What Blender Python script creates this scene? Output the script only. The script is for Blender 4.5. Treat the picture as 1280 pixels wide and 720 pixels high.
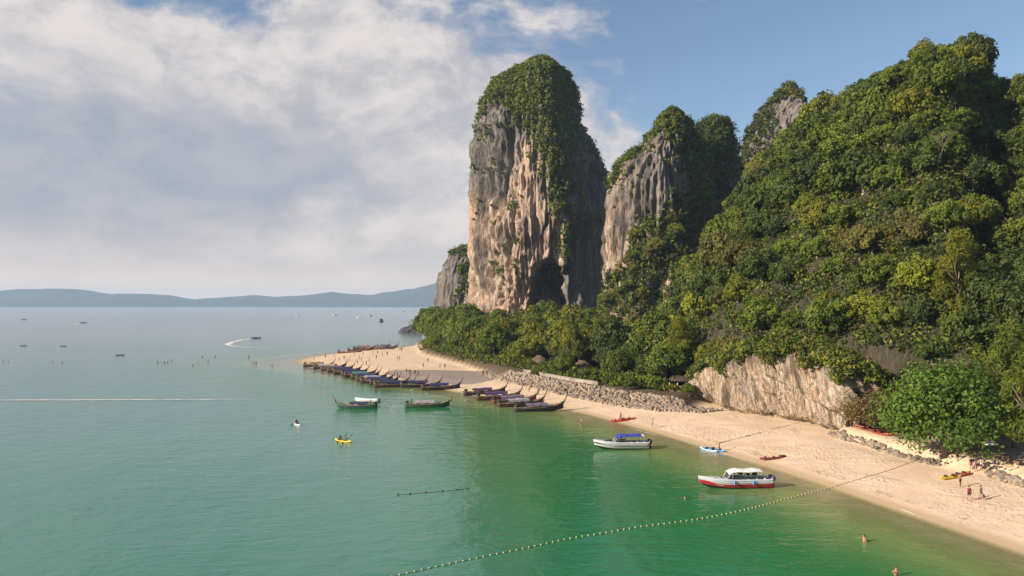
import bpy, bmesh, math, random
import numpy as np
from mathutils import Vector, Matrix, noise as mnoise

for o in list(bpy.data.objects):
    bpy.data.objects.remove(o)
S = bpy.context.scene
COL = S.collection
R = math.radians
random.seed(7)
RNG = np.random.default_rng(11)

# ------------------------------------------------------------------ camera
F, CAMH, HY, CX = 1000.0, 23.0, 381.0, 640.0      # focal length in photo pixels, drone height, horizon row
cam_d = bpy.data.cameras.new('camera')
cam_d.sensor_width = 36.0
cam_d.lens = 36.0 * F / 1280.0
cam_d.shift_y = (HY - 360.0) / 1280.0
cam_d.clip_start = 0.5
cam_d.clip_end = 60000
cam = bpy.data.objects.new('camera', cam_d)
cam.location = (0, 0, CAMH)
cam.rotation_euler = (R(90), 0, 0)
COL.objects.link(cam)
S.camera = cam

# ------------------------------------------------------------------ sun and sky
SUN_EL, SUN_AZ = R(24.0), R(-112.0)               # azimuth clockwise from +Y: behind the camera's left shoulder
to_sun = Vector((math.sin(SUN_AZ) * math.cos(SUN_EL), math.cos(SUN_AZ) * math.cos(SUN_EL), math.sin(SUN_EL)))
sd_ = bpy.data.lights.new('sun', 'SUN')
sd_.energy = 5.0
sd_.angle = R(0.55)
sd_.color = (1.0, 0.85, 0.67)
sun = bpy.data.objects.new('sun', sd_)
sun.rotation_euler = to_sun.to_track_quat('Z', 'Y').to_euler()
sun.location = (-100, -60, 200)
COL.objects.link(sun)

S.view_settings.view_transform = 'Standard'
S.view_settings.look = 'None'
S.view_settings.exposure = 0.8
S.view_settings.gamma = 1.0
S.view_settings.use_curve_mapping = False
S.render.engine = 'CYCLES'
S.cycles.max_bounces = 6
S.cycles.diffuse_bounces = 2
S.cycles.glossy_bounces = 3
S.cycles.transparent_max_bounces = 8
S.cycles.volume_bounces = 0
S.cycles.caustics_reflective = False
S.cycles.caustics_refractive = False


class NT:
    """small helper to write node trees"""
    def __init__(s, tree):
        s.t = tree
        s.n = tree.nodes
        s.n.clear()

    def node(s, typ, ins=None, **props):
        nd = s.n.new(typ)
        for k, v in props.items():
            setattr(nd, k, v)
        for k, v in (ins or {}).items():
            s.put(nd.inputs[k], v)
        return nd

    def put(s, sock, v):
        if isinstance(v, bpy.types.NodeSocket):
            s.t.links.new(v, sock)
        elif isinstance(v, bpy.types.Node):
            s.t.links.new(v.outputs[0], sock)
        else:
            try:
                sock.default_value = v
            except Exception:
                sock.default_value = tuple(v) + (1.0,)

    def math(s, op, a, b=None, c=None, clamp=False):
        nd = s.n.new('ShaderNodeMath')
        nd.operation = op
        nd.use_clamp = clamp
        for i, v in enumerate((a, b, c)):
            if v is not None:
                s.put(nd.inputs[i], v)
        return nd.outputs[0]

    def ramp(s, v, a, b, c=0.0, d=1.0, smooth=True):
        nd = s.n.new('ShaderNodeMapRange')
        nd.interpolation_type = 'SMOOTHSTEP' if smooth else 'LINEAR'
        s.put(nd.inputs[0], v)
        for i, q in enumerate((a, b, c, d)):
            s.put(nd.inputs[1 + i], q)
        return nd.outputs[0]

    def mix(s, f, a, b, blend='MIX'):
        nd = s.n.new('ShaderNodeMix')
        nd.data_type = 'RGBA'
        nd.blend_type = blend
        s.put(nd.inputs[0], f)
        s.put(nd.inputs[6], a if not isinstance(a, (tuple, list)) else tuple(a)[:3] + (1.0,))
        s.put(nd.inputs[7], b if not isinstance(b, (tuple, list)) else tuple(b)[:3] + (1.0,))
        return nd.outputs[2]

    def noise(s, vec, scale, detail=4.0, rough=0.55, dist=0.0):
        nd = s.n.new('ShaderNodeTexNoise')
        s.put(nd.inputs['Vector'], vec)
        nd.inputs['Scale'].default_value = scale
        nd.inputs['Detail'].default_value = detail
        nd.inputs['Roughness'].default_value = rough
        nd.inputs['Distortion'].default_value = dist
        return nd.outputs[0]

    def vmul(s, vec, k):
        nd = s.n.new('ShaderNodeVectorMath')
        nd.operation = 'MULTIPLY'
        s.put(nd.inputs[0], vec)
        nd.inputs[1].default_value = k
        return nd.outputs[0]


world = bpy.data.worlds.new('World')
S.world = world
world.use_nodes = True
W = NT(world.node_tree)
SKY = 0.1
sky = W.node('ShaderNodeTexSky', sky_type='NISHITA')
sky.sun_disc = False
sky.sun_elevation = SUN_EL
sky.sun_rotation = SUN_AZ
sky.altitude = 0
sky.air_density = 1.0
sky.dust_density = 1.0
sky.ozone_density = 2.2
tc = W.node('ShaderNodeTexCoord')
dirv = tc.outputs['Generated']
sp = W.node('ShaderNodeSeparateXYZ', {0: dirv})
az = W.math('ARCTAN2', sp.outputs[0], sp.outputs[1])
el = W.math('ARCSINE', sp.outputs[2])
# warped cloud field, stretched along the horizon
wv = W.node('ShaderNodeVectorMath', operation='ADD')
wn = W.node('ShaderNodeTexNoise', {'Vector': dirv, 'Scale': 4.0, 'Detail': 4.0})
W.put(wv.inputs[0], W.vmul(dirv, (1.0, 1.0, 2.0)))
W.put(wv.inputs[1], W.vmul(wn.outputs['Color'], (0.16, 0.16, 0.16)))
n_big = W.noise(wv.outputs[0], 2.7, 10.0, 0.55)
n_mid = W.noise(wv.outputs[0], 7.0, 10.0, 0.60)
n_puff = W.noise(W.vmul(wv.outputs[0], (1, 1, 0.85)), 15.0, 9.0, 0.58)


def blob(a0, e0, ra, re, soft0=1.0, soft1=0.0):
    da = W.math('DIVIDE', W.math('SUBTRACT', az, a0), ra)
    de = W.math('DIVIDE', W.math('SUBTRACT', el, e0), re)
    dd = W.math('SQRT', W.math('ADD', W.math('MULTIPLY', da, da), W.math('MULTIPLY', de, de)))
    return W.ramp(dd, 0.0, 1.0, soft0, soft1)


# cloud bank: dense to the left (west), thinning to open sky on the right
side = W.ramp(az, -0.12, 0.44, 0.23, -0.16)
gap = blob(-0.385, 0.365, 0.17, 0.075)                 # hole of blue above the bank
dens = W.math('ADD', n_big, W.math('MULTIPLY', W.math('SUBTRACT', n_mid, 0.5), 0.62))
dens = W.math('ADD', W.math('ADD', dens, side), W.math('MULTIPLY', W.math('SUBTRACT', n_puff, 0.5), 0.22))
dens = W.math('SUBTRACT', dens, W.math('MULTIPLY', gap, 0.36))
dens = W.math('SUBTRACT', dens, W.ramp(el, 0.30, 0.75, 0.0, 0.20))
cover = W.ramp(dens, 0.47, 0.66)
# thick cloud shows its grey-blue underside, thin rims and the far layers stay cream
under = blob(-0.50, 0.155, 0.60, 0.150)
under = W.math('ADD', under, W.math('MULTIPLY', W.math('SUBTRACT', n_mid, 0.5), 1.3))
under = W.math('ADD', under, W.math('MULTIPLY', W.math('SUBTRACT', n_big, 0.5), 0.6))
under = W.ramp(under, 0.12, 0.72)
lit = W.math('ADD', n_puff, W.math('MULTIPLY', W.math('SUBTRACT', n_mid, 0.5), 0.8))
bright = W.mix(W.ramp(lit, 0.30, 0.68), (0.43, 0.42, 0.445), (0.67, 0.615, 0.585))
dark = W.mix(W.ramp(lit, 0.3, 0.7), (0.305, 0.328, 0.388), (0.395, 0.395, 0.430))
ccol = W.mix(under, bright, dark)
low = W.ramp(el, 0.0, 0.14, 1.0, 0.0)
ccol = W.mix(W.math('MULTIPLY', low, 0.70), ccol, (0.62, 0.535, 0.50))
skyc = W.node('ShaderNodeVectorMath', operation='MULTIPLY')
W.put(skyc.inputs[0], sky.outputs[0])
skyc.inputs[1].default_value = (SKY * 1.12, SKY * 1.08, SKY * 1.08)
hz = W.mix(W.ramp(el, 0.0, 0.22, 0.85, 0.0), skyc.outputs[0], (0.60, 0.525, 0.50))
hz = W.mix(W.ramp(el, 0.0, 0.06, 0.8, 0.0), hz, (0.95, 0.74, 0.58))
ccol = W.mix(W.ramp(el, 0.0, 0.06, 0.8, 0.0), ccol, (0.95, 0.74, 0.58))
final = W.mix(W.math('MULTIPLY', cover, 0.93), hz, ccol)
bk = W.node('ShaderNodeVectorMath', operation='MULTIPLY')
W.put(bk.inputs[0], final)
bk.inputs[1].default_value = (1 / SKY,) * 3
bg = W.node('ShaderNodeBackground', {'Color': bk.outputs[0], 'Strength': SKY * 0.72})
W.node('ShaderNodeOutputWorld', {'Surface': bg.outputs[0]})


# ------------------------------------------------------------------ numeric helpers
def _hash(ix, iy, iz, seed):
    h = (ix * 374761393 + iy * 668265263 + iz * 1274126177 + seed * 974634777) & 0xFFFFFFFF
    h = ((h ^ (h >> 13)) * 1103515245) & 0xFFFFFFFF
    h = ((h ^ (h >> 16)) * 2654435761) & 0xFFFFFFFF
    return ((h ^ (h >> 15)) & 0xFFFFFF) / float(0xFFFFFF) * 2 - 1


def vn(x, y, z, seed=0):
    x, y, z = np.broadcast_arrays(np.asarray(x, float), np.asarray(y, float), np.asarray(z, float))
    ix, iy, iz = np.floor(x).astype(np.int64), np.floor(y).astype(np.int64), np.floor(z).astype(np.int64)
    fx, fy, fz = x - ix, y - iy, z - iz
    u, v, w = [f * f * f * (f * (f * 6 - 15) + 10) for f in (fx, fy, fz)]
    r = 0
    for dx, wx in ((0, 1 - u), (1, u)):
        for dy, wy in ((0, 1 - v), (1, v)):
            for dz, wz in ((0, 1 - w), (1, w)):
                r = r + wx * wy * wz * _hash(ix + dx, iy + dy, iz + dz, seed)
    return r


def fbm(x, y, z, o=4, seed=0, g=0.5):
    a, s, t = 1.0, 0.0, 0.0
    for i in range(o):
        k = 2.03 ** i
        s = s + a * vn(x * k, y * k, z * k, seed + i * 17)
        t += a
        a *= g
    return s / t


def sstep(a, b, x):
    t = np.clip((np.asarray(x, float) - a) / (b - a), 0, 1)
    return t * t * (3 - 2 * t)


def seg_dist(px, py, poly, closed):
    d = np.full(np.shape(px), 1e9)
    n = len(poly)
    for i in range(n if closed else n - 1):
        ax, ay = poly[i]
        bx, by = poly[(i + 1) % n]
        ex, ey = bx - ax, by - ay
        t = np.clip(((px - ax) * ex + (py - ay) * ey) / (ex * ex + ey * ey), 0, 1)
        d = np.minimum(d, np.hypot(px - ax - t * ex, py - ay - t * ey))
    return d


def inside(px, py, poly):
    c = np.zeros(np.shape(px), bool)
    n = len(poly)
    for i in range(n):
        ax, ay = poly[i]
        bx, by = poly[(i + 1) % n]
        if ay == by:
            continue
        c ^= ((ay > py) != (by > py)) & (px < (bx - ax) * (py - ay) / (by - ay) + ax)
    return c


def sdist(px, py, poly):
    px, py = np.asarray(px, float), np.asarray(py, float)
    d = seg_dist(px, py, poly, True)
    return np.where(inside(px, py, poly), d, -d)


def smooth_poly(pts, it=2):
    for _ in range(it):
        q = []
        n = len(pts)
        for i in range(n):
            a, b = pts[i], pts[(i + 1) % n]
            q.append((a[0] * .75 + b[0] * .25, a[1] * .75 + b[1] * .25))
            q.append((a[0] * .25 + b[0] * .75, a[1] * .25 + b[1] * .75))
        pts = q
    return pts


# ------------------------------------------------------------------ the lie of the land (metres; camera above the origin looking along +Y)
SHORE = smooth_poly([(70, -30), (58, 30), (47.6, 74.4), (43.5, 89), (38.7, 107.5), (32.5, 125), (27, 142), (21.6, 155), (14, 174),
         (4, 186), (-5.8, 196), (-14.8, 213), (-30, 232), (-51, 258), (-66, 282), (-78, 303), (-86, 324), (-89, 346), (-80, 392),
         (-60, 430), (-46, 480), (-44, 560), (-50, 640), (-50, 720), (-20, 800), (420, 820), (420, -30)], 2)
TERR1 = [(-8, 246), (0, 221), (11.7, 195.5), (21.3, 178), (29.8, 165.6), (37, 160.5), (41, 171), (60, 200), (80, 420), (80, 760), (-45, 760),
         (-60, 480), (-40, 345), (-18, 280)]
TERR2 = [(52, 132), (54, 120), (56.5, 110.7), (57.4, 104), (62, 101), (59.6, 98), (61, 92), (80, 60), (300, 60), (300, 160), (66, 160)]
HILL = smooth_poly([(44.5, 181), (48, 170), (53, 160), (57, 150), (61.5, 141), (67, 133), (74, 124), (84, 113), (100, 100), (124, 84), (300, 60), (300, 420),
        (120, 400), (78, 340), (58, 290), (50, 240), (45, 205)], 2)


def ground_z(x, y):
    x, y = np.asarray(x, float), np.asarray(y, float)
    s = sdist(x, y, SHORE)
    tip = np.exp(-(((x + 84) / 36) ** 2 + ((y - 328) / 45) ** 2))
    zin = np.minimum(0.085 * s, 1.15 + 0.008 * np.clip(s, 0, 60)) * (1 - 0.55 * tip)
    zout = np.maximum(s * (0.075 - 0.055 * tip), -5.0)
    z = np.where(s > 0, zin, zout)
    z = z + np.where(s > 2, 0.10 * fbm(x / 7, y / 7, 0, 3, 5), 0) * np.clip(s / 10, 0, 1)
    t1 = sdist(x, y, TERR1)
    t2 = sdist(x, y, TERR2)
    z = z + 2.0 * sstep(0.5, 6.0, t1) + 1.5 * sstep(0.3, 3.2, t2)
    return z


def hill_z(x, y):
    x, y = np.asarray(x, float), np.asarray(y, float)
    d = np.clip(sdist(x, y, HILL), 0, None)
    A = 24 + 64 * sstep(95, 215, y)
    A = A * (1 - 0.07 * sstep(95, 112, x) - 0.5 * sstep(112, 165, x))
    spur = np.exp(-((x - (107 - (200 - y) * 0.54)) / 8) ** 2) * 4 * sstep(125, 180, y)
    gx = 121 - (200 - y) * 0.58
    gully = np.exp(-((x - gx) / 6.5) ** 2) * 25 * sstep(118, 160, y) * (1 - 0.80 * sstep(178, 204, y))
    z = 1.4 + 11.5 * sstep(0.0, 2.5, d) + A * (1 - np.exp(-d / 38.0)) + spur * (d / (d + 20)) - gully * (d / (d + 15))
    z = z + (6.5 * fbm(x / 22, y / 22, 0, 3, 31) + 2.4 * fbm(x / 7, y / 7, 0, 2, 41)) * np.clip(d / 14, 0, 1)
    return z


def gp(px, py, dz=0.0):
    """the ground point the photograph shows at pixel px, py (water counts as z 0)"""
    z = 0.0
    for _ in range(12):
        Y = (CAMH - z - dz) / (py - HY) * F
        X = (px - CX) / F * Y
        z = 0.6 * z + 0.4 * max(0.0, float(ground_z(X, Y)))
    Y = (CAMH - z - dz) / (py - HY) * F
    return ((px - CX) / F * Y, Y, z)


# ------------------------------------------------------------------ mesh helpers
def mesh_np(name, V, faces, mats=(), attrs=None, fmat=None, smooth=False):
    """V (n,3); faces list of index arrays (quads and/or tris)"""
    me = bpy.data.meshes.new(name)
    V = np.asarray(V, np.float32)
    me.vertices.add(len(V))
    me.vertices.foreach_set('co', V.ravel())
    loops, starts, tot = [], [], 0
    for fa in faces:
        fa = np.asarray(fa, np.int32)
        if len(fa) == 0:
            continue
        k = fa.shape[1]
        starts.append(tot + np.arange(len(fa), dtype=np.int32) * k)
        loops.append(fa.ravel())
        tot += fa.size
    loops = np.concatenate(loops)
    starts = np.concatenate(starts)
    me.loops.add(len(loops))
    me.loops.foreach_set('vertex_index', loops)
    me.polygons.add(len(starts))
    me.polygons.foreach_set('loop_start', starts)
    for m in mats:
        me.materials.append(m)
    if fmat is not None:
        me.polygons.foreach_set('material_index', np.asarray(fmat, np.int32))
    if smooth:
        me.polygons.foreach_set('use_smooth', np.ones(len(starts), bool))
    for k, a in (attrs or {}).items():
        a = np.asarray(a, np.float32)
        if a.ndim == 1:
            at = me.attributes.new(k, 'FLOAT', 'POINT')
            at.data.foreach_set('value', a)
        else:
            at = me.attributes.new(k, 'FLOAT_COLOR', 'POINT')
            at.data.foreach_set('color', np.c_[a, np.ones(len(a))].astype(np.float32).ravel())
    me.update(calc_edges=True)
    me.validate()
    return me


def grid_faces(nr, nc, wrap=False, off=0):
    r = np.arange(nr - 1)[:, None]
    c = np.arange(nc if wrap else nc - 1)[None, :]
    c2 = (c + 1) % nc
    a = r * nc + c
    b = r * nc + c2
    q = np.stack([a, b, b + nc, a + nc], -1).reshape(-1, 4)
    return q + off


class MB:
    """collects simple shapes into one mesh"""
    def __init__(s):
        s.v, s.q, s.t = [], [], []
        s.n = 0

    def add(s, V, Q=(), T=()):
        V = np.asarray(V, float).reshape(-1, 3)
        if len(Q):
            s.q.append(np.asarray(Q, int).reshape(-1, 4) + s.n)
        if len(T):
            s.t.append(np.asarray(T, int).reshape(-1, 3) + s.n)
        s.v.append(V)
        s.n += len(V)
        return s

    def box(s, c, d, rot=None):
        x, y, z = [k / 2 for k in d]
        V = np.array([(-x, -y, -z), (x, -y, -z), (x, y, -z), (-x, y, -z), (-x, -y, z), (x, -y, z), (x, y, z), (-x, y, z)])
        if rot is not None:
            V = V @ np.array(rot.to_matrix()).T
        return s.add(V + np.array(c), [(0, 3, 2, 1), (4, 5, 6, 7), (0, 1, 5, 4), (1, 2, 6, 5), (2, 3, 7, 6), (3, 0, 4, 7)])

    def tube(s, pts, rad, n=6, flat=1.0):
        pts = [Vector(p) for p in pts]
        if not hasattr(rad, '__len__'):
            rad = [rad] * len(pts)
        V = []
        for i, p in enumerate(pts):
            t = (pts[min(i + 1, len(pts) - 1)] - pts[max(i - 1, 0)]).normalized()
            a = t.cross(Vector((0, 0, 1)) if abs(t.z) < 0.9 else Vector((1, 0, 0))).normalized()
            b = t.cross(a)
            for k in range(n):
                w = 2 * math.pi * k / n
                V.append(p + (a * math.cos(w) + b * math.sin(w) * flat) * rad[i])
        m = len(pts)
        Q = [(i * n + k, i * n + (k + 1) % n, (i + 1) * n + (k + 1) % n, (i + 1) * n + k) for i in range(m - 1) for k in range(n)]
        T = [(0, k + 1, k) for k in range(1, n - 1)] + [((m - 1) * n, (m - 1) * n + k, (m - 1) * n + k + 1) for k in range(1, n - 1)]
        return s.add([tuple(v) for v in V], Q, T)

    def ball(s, c, r, nu=8, nv=6):
        r = np.array(r if hasattr(r, '__len__') else (r, r, r))
        V = []
        for j in range(nv + 1):
            ph = math.pi * j / nv
            for i in range(nu):
                th = 2 * math.pi * i / nu
                V.append((math.sin(ph) * math.cos(th), math.sin(ph) * math.sin(th), math.cos(ph)))
        Q = [(j * nu + i, (j + 1) * nu + i, (j + 1) * nu + (i + 1) % nu, j * nu + (i + 1) % nu) for j in range(nv) for i in range(nu)]
        return s.add(np.array(V) * r + np.array(c), Q)

    def loft(s, secs, close=False, cap=True):
        """secs: list of equal-length point lists"""
        m, n = len(secs), len(secs[0])
        V = [p for sec in secs for p in sec]
        rng = n if close else n - 1
        Q = [(i * n + k, i * n + (k + 1) % n, (i + 1) * n + (k + 1) % n, (i + 1) * n + k) for i in range(m - 1) for k in range(rng)]
        T = []
        if cap:
            T = [(0, k + 1, k) for k in range(1, n - 1)] + [((m - 1) * n, (m - 1) * n + k, (m - 1) * n + k + 1) for k in range(1, n - 1)]
        return s.add(V, Q, T)

    def mesh(s, name, mat, smooth=False, attrs=None):
        f = []
        if s.q:
            f.append(np.concatenate(s.q))
        if s.t:
            f.append(np.concatenate(s.t))
        me = mesh_np(name, np.concatenate(s.v), f, [mat] if mat else [], attrs, smooth=smooth)
        return me


def link(name, me, parent=None, loc=None, rotz=0.0):
    o = bpy.data.objects.new(name, me)
    COL.objects.link(o)
    if parent is not None:
        o.parent = parent
    if loc is not None:
        o.location = loc
    if rotz:
        o.rotation_euler = (0, 0, rotz)
    return o


def tag(o, label, cat, group=None):
    o['label'] = label
    o['category'] = cat
    if group:
        o['group'] = group
    return o


def thing(name, label, cat, loc, rotz=0.0, group=None, scale=None):
    o = bpy.data.objects.new(name, None)
    o.empty_display_size = 0.3
    COL.objects.link(o)
    o.location = loc
    o.rotation_euler = (0, 0, rotz)
    if scale is not None:
        o.scale = scale if hasattr(scale, '__len__') else (scale,) * 3
    return tag(o, label, cat, group)


def struct(o):
    o['kind'] = 'structure'
    return o


def stuff(o, label=None, cat=None):
    o['kind'] = 'stuff'
    if label:
        tag(o, label, cat)
    return o


# ------------------------------------------------------------------ materials
def new_mat(name):
    m = bpy.data.materials.new(name)
    m.use_nodes = True
    return m, NT(m.node_tree)


def plain(name, col, rough=0.55, var=0.15, scale=2.0, spec=0.4, metal=0.0, bump=0.0, bscale=20.0, coat=0.0):
    m, N = new_mat(name)
    g = N.node('ShaderNodeTexCoord').outputs['Object']
    n1 = N.noise(g, scale, 5.0, 0.6)
    lo = tuple(c * (1 - var) for c in col)
    hi = tuple(min(1, c * (1 + var)) for c in col)
    c = N.mix(N.ramp(n1, 0.3, 0.7), lo, hi)
    p = N.node('ShaderNodeBsdfPrincipled', {'Base Color': c, 'Roughness': rough, 'Metallic': metal, 'Specular IOR Level': spec})
    if coat:
        p.inputs['Coat Weight'].default_value = coat
    if bump:
        b = N.node('ShaderNodeBump', {'Height': N.noise(g, bscale, 4.0), 'Strength': bump, 'Distance': 0.05})
        N.put(p.inputs['Normal'], b.outputs[0])
    N.node('ShaderNodeOutputMaterial', {'Surface': p.outputs[0]})
    return m


def leaf_mat(name, a, b, trans=0.30):
    """a, b: two leaf greens; the mesh carries 'tint' per leaf"""
    m, N = new_mat(name)
    at = N.node('ShaderNodeAttribute', attribute_name='tint')
    oi = N.node('ShaderNodeObjectInfo')
    f = N.math('ADD', at.outputs['Fac'], N.math('MULTIPLY', N.math('SUBTRACT', oi.outputs['Random'], 0.5), 0.45), clamp=True)
    c = N.mix(f, a, b)
    hs = N.node('ShaderNodeHueSaturation', {'Color': c, 'Hue': N.ramp(oi.outputs['Random'], 0, 1, 0.487, 0.513, False), 'Saturation': 1.0, 'Value': 1.0})
    p = N.node('ShaderNodeBsdfPrincipled', {'Base Color': hs.outputs[0], 'Roughness': 0.62, 'Specular IOR Level': 0.25})
    tcol = N.mix(1.0, hs.outputs[0], (1.15, 1.1, 0.45), 'MULTIPLY')
    t = N.node('ShaderNodeBsdfTranslucent', {'Color': tcol})
    mx = N.node('ShaderNodeMixShader', {0: trans, 1: p.outputs[0], 2: t.outputs[0]})
    N.node('ShaderNodeOutputMaterial', {'Surface': mx.outputs[0]})
    return m


def rock_mat(name, cream, grey, stain, orange, sx=0.16, warm_bias=0.0, bump=0.7, slant=0.0):
    m, N = new_mat(name)
    g = N.node('ShaderNodeNewGeometry').outputs['Position']
    warm = N.node('ShaderNodeAttribute', attribute_name='warm').outputs['Fac']
    st = N.vmul(g, (1, 1, 0.16))
    if slant:
        sp_ = N.node('ShaderNodeSeparateXYZ', {0: g})
        c_, s_ = math.cos(slant), math.sin(slant)
        u_ = N.math('SUBTRACT', N.math('MULTIPLY', sp_.outputs[1], c_), N.math('MULTIPLY', sp_.outputs[2], s_))
        v_ = N.math('ADD', N.math('MULTIPLY', sp_.outputs[1], s_ * .14), N.math('MULTIPLY', sp_.outputs[2], c_ * .14))
        st = N.node('ShaderNodeCombineXYZ', {0: sp_.outputs[0], 1: u_, 2: v_}).outputs[0]
    n_st = N.noise(st, sx, 8.0, 0.62, 0.4)
    n_st2 = N.noise(st, sx * 3.1, 8.0, 0.65, 0.2)
    n_bl = N.noise(g, sx * 0.55, 6.0, 0.6)
    n_f = N.noise(g, sx * 6, 6.0, 0.6)
    wv_ = N.math('ADD', N.math('ADD', warm, N.math('MULTIPLY', N.math('SUBTRACT', n_bl, 0.5), 1.1)), warm_bias)
    wv_ = N.ramp(wv_, 0.25, 0.75)
    warmc = N.mix(N.ramp(n_st2, 0.36, 0.62), orange, cream)
    base = N.mix(wv_, N.mix(N.ramp(n_st2, 0.3, 0.7), tuple(c * 0.55 for c in grey), tuple(c * 1.15 for c in grey)), warmc)
    base = N.mix(N.math('MULTIPLY', N.ramp(N.noise(st, sx * 9, 5.0, 0.6), 0.50, 0.64), 0.55), base, stain)
    dk = N.math('MULTIPLY', N.ramp(n_st, 0.47, 0.64), 0.9)
    base = N.mix(dk, base, stain)
    base = N.mix(N.math('MULTIPLY', N.ramp(n_f, 0.52, 0.72), 0.35), base, tuple(c * 0.45 for c in grey))
    base = N.mix(N.math('MULTIPLY', N.ramp(N.noise(g, sx * 1.7, 6.0, 0.65), 0.56, 0.72), 0.35), base, (0.07, 0.085, 0.035))
    p = N.node('ShaderNodeBsdfPrincipled', {'Base Color': base, 'Roughness': 0.92, 'Specular IOR Level': 0.15})
    h = N.math('ADD', N.math('ADD', N.math('MULTIPLY', n_st2, 1.3), N.math('MULTIPLY', N.noise(st, sx * 8, 6.0, 0.6), 0.6)), N.math('MULTIPLY', n_f, 0.7))
    b = N.node('ShaderNodeBump', {'Height': h, 'Strength': bump, 'Distance': 1.2})
    N.put(p.inputs['Normal'], b.outputs[0])
    N.node('ShaderNodeOutputMaterial', {'Surface': p.outputs[0]})
    return m


M = {}
M['rock'] = rock_mat('limestone', (0.465, 0.380, 0.310), (0.205, 0.185, 0.172), (0.066, 0.057, 0.054), (0.335, 0.212, 0.148))
M['rock_near'] = rock_mat('beach_limestone', (0.62, 0.535, 0.43), (0.36, 0.315, 0.265), (0.115, 0.085, 0.06), (0.36, 0.235, 0.145), sx=0.42, warm_bias=0.05, bump=0.8, slant=0.5)
M['rock_dark'] = plain('sea_rock', (0.055, 0.055, 0.06), 0.8, 0.4, 0.4, bump=0.6, bscale=2.0)
M['hill'] = rock_mat('hill_ground', (0.12, 0.092, 0.060), (0.085, 0.072, 0.055), (0.035, 0.036, 0.02), (0.09, 0.062, 0.04), sx=0.3)
M['bark'] = plain('bark', (0.17, 0.13, 0.095), 0.9, 0.35, 3.0, bump=0.5, bscale=12)
M['bark_pale'] = plain('pale_bark', (0.36, 0.31, 0.25), 0.85, 0.3, 3.0, bump=0.4, bscale=12)
M['leaf_dark'] = leaf_mat('leaf_dark', (0.026, 0.048, 0.011), (0.088, 0.122, 0.019))
M['leaf_mid'] = leaf_mat('leaf_mid', (0.052, 0.086, 0.011), (0.170, 0.208, 0.021))
M['leaf_yellow'] = leaf_mat('leaf_yellow', (0.085, 0.110, 0.010), (0.240, 0.248, 0.020))
M['leaf_olive'] = leaf_mat('leaf_olive', (0.066, 0.070, 0.016), (0.170, 0.155, 0.034))
M['leaf_fresh'] = leaf_mat('leaf_fresh', (0.050, 0.115, 0.016), (0.150, 0.265, 0.030), 0.35)
M['leaf_dry'] = leaf_mat('leaf_dry', (0.10, 0.070, 0.028), (0.19, 0.145, 0.055), 0.25)


# sand: dry, damp at the waterline, a grey patch by the moored boats
def sand_material():
    m, N = new_mat('sand')
    g = N.node('ShaderNodeNewGeometry').outputs['Position']
    damp = N.node('ShaderNodeAttribute', attribute_name='damp').outputs['Fac']
    grey = N.node('ShaderNodeAttribute', attribute_name='grey').outputs['Fac']
    soil = N.node('ShaderNodeAttribute', attribute_name='soil').outputs['Fac']
    n1 = N.noise(g, 0.16, 6.0, 0.6)
    n2 = N.noise(g, 1.5, 6.0, 0.65)
    c = N.mix(N.ramp(n1, 0.3, 0.7), (0.575, 0.430, 0.295), (0.665, 0.520, 0.375))
    c = N.mix(N.math('MULTIPLY', N.ramp(n2, 0.45, 0.75), 0.35), c, (0.46, 0.33, 0.21))
    wet = N.math('ADD', damp, N.math('MULTIPLY', N.math('SUBTRACT', n1, 0.5), 0.35), clamp=True)
    c = N.mix(N.ramp(wet, 0.25, 0.75), c, (0.50, 0.365, 0.225))
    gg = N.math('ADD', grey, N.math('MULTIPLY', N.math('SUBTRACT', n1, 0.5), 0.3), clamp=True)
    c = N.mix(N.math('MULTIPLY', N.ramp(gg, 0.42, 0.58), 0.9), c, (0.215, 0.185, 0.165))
    c = N.mix(soil, c, N.mix(N.ramp(n2, 0.35, 0.65), (0.055, 0.045, 0.03), (0.13, 0.10, 0.065)))
    vor = N.node('ShaderNodeTexVoronoi', {'Vector': g, 'Scale': 1.7})
    foot = N.ramp(vor.outputs['Distance'], 0.08, 0.42)
    trod = N.ramp(N.noise(g, 0.09, 5.0, 0.6, 0.8), 0.42, 0.60)
    h = N.math('ADD', N.math('MULTIPLY', N.math('MULTIPLY', foot, trod), 0.9), N.math('MULTIPLY', n2, 0.8))
    c = N.mix(N.math('MULTIPLY', N.math('MULTIPLY', trod, N.ramp(foot, 1.0, 0.2)), 0.30), c, (0.36, 0.25, 0.16))
    wrack = N.math('MULTIPLY', N.math('MULTIPLY', N.ramp(damp, 0.0, 0.06), N.ramp(damp, 0.16, 0.07)), N.ramp(N.noise(g, 0.9, 6.0, 0.7), 0.50, 0.62))
    c = N.mix(N.math('MULTIPLY', wrack, 0.6), c, (0.15, 0.10, 0.06))
    b = N.node('ShaderNodeBump', {'Height': h, 'Strength': N.ramp(wet, 0.1, 0.7, 0.55, 0.08), 'Distance': 0.25})
    p = N.node('ShaderNodeBsdfPrincipled', {'Base Color': c, 'Roughness': N.ramp(wet, 0.3, 0.9, 0.95, 0.55), 'Specular IOR Level': 0.2, 'Normal': b.outputs[0]})
    N.node('ShaderNodeOutputMaterial', {'Surface': p.outputs[0]})
    return m


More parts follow.
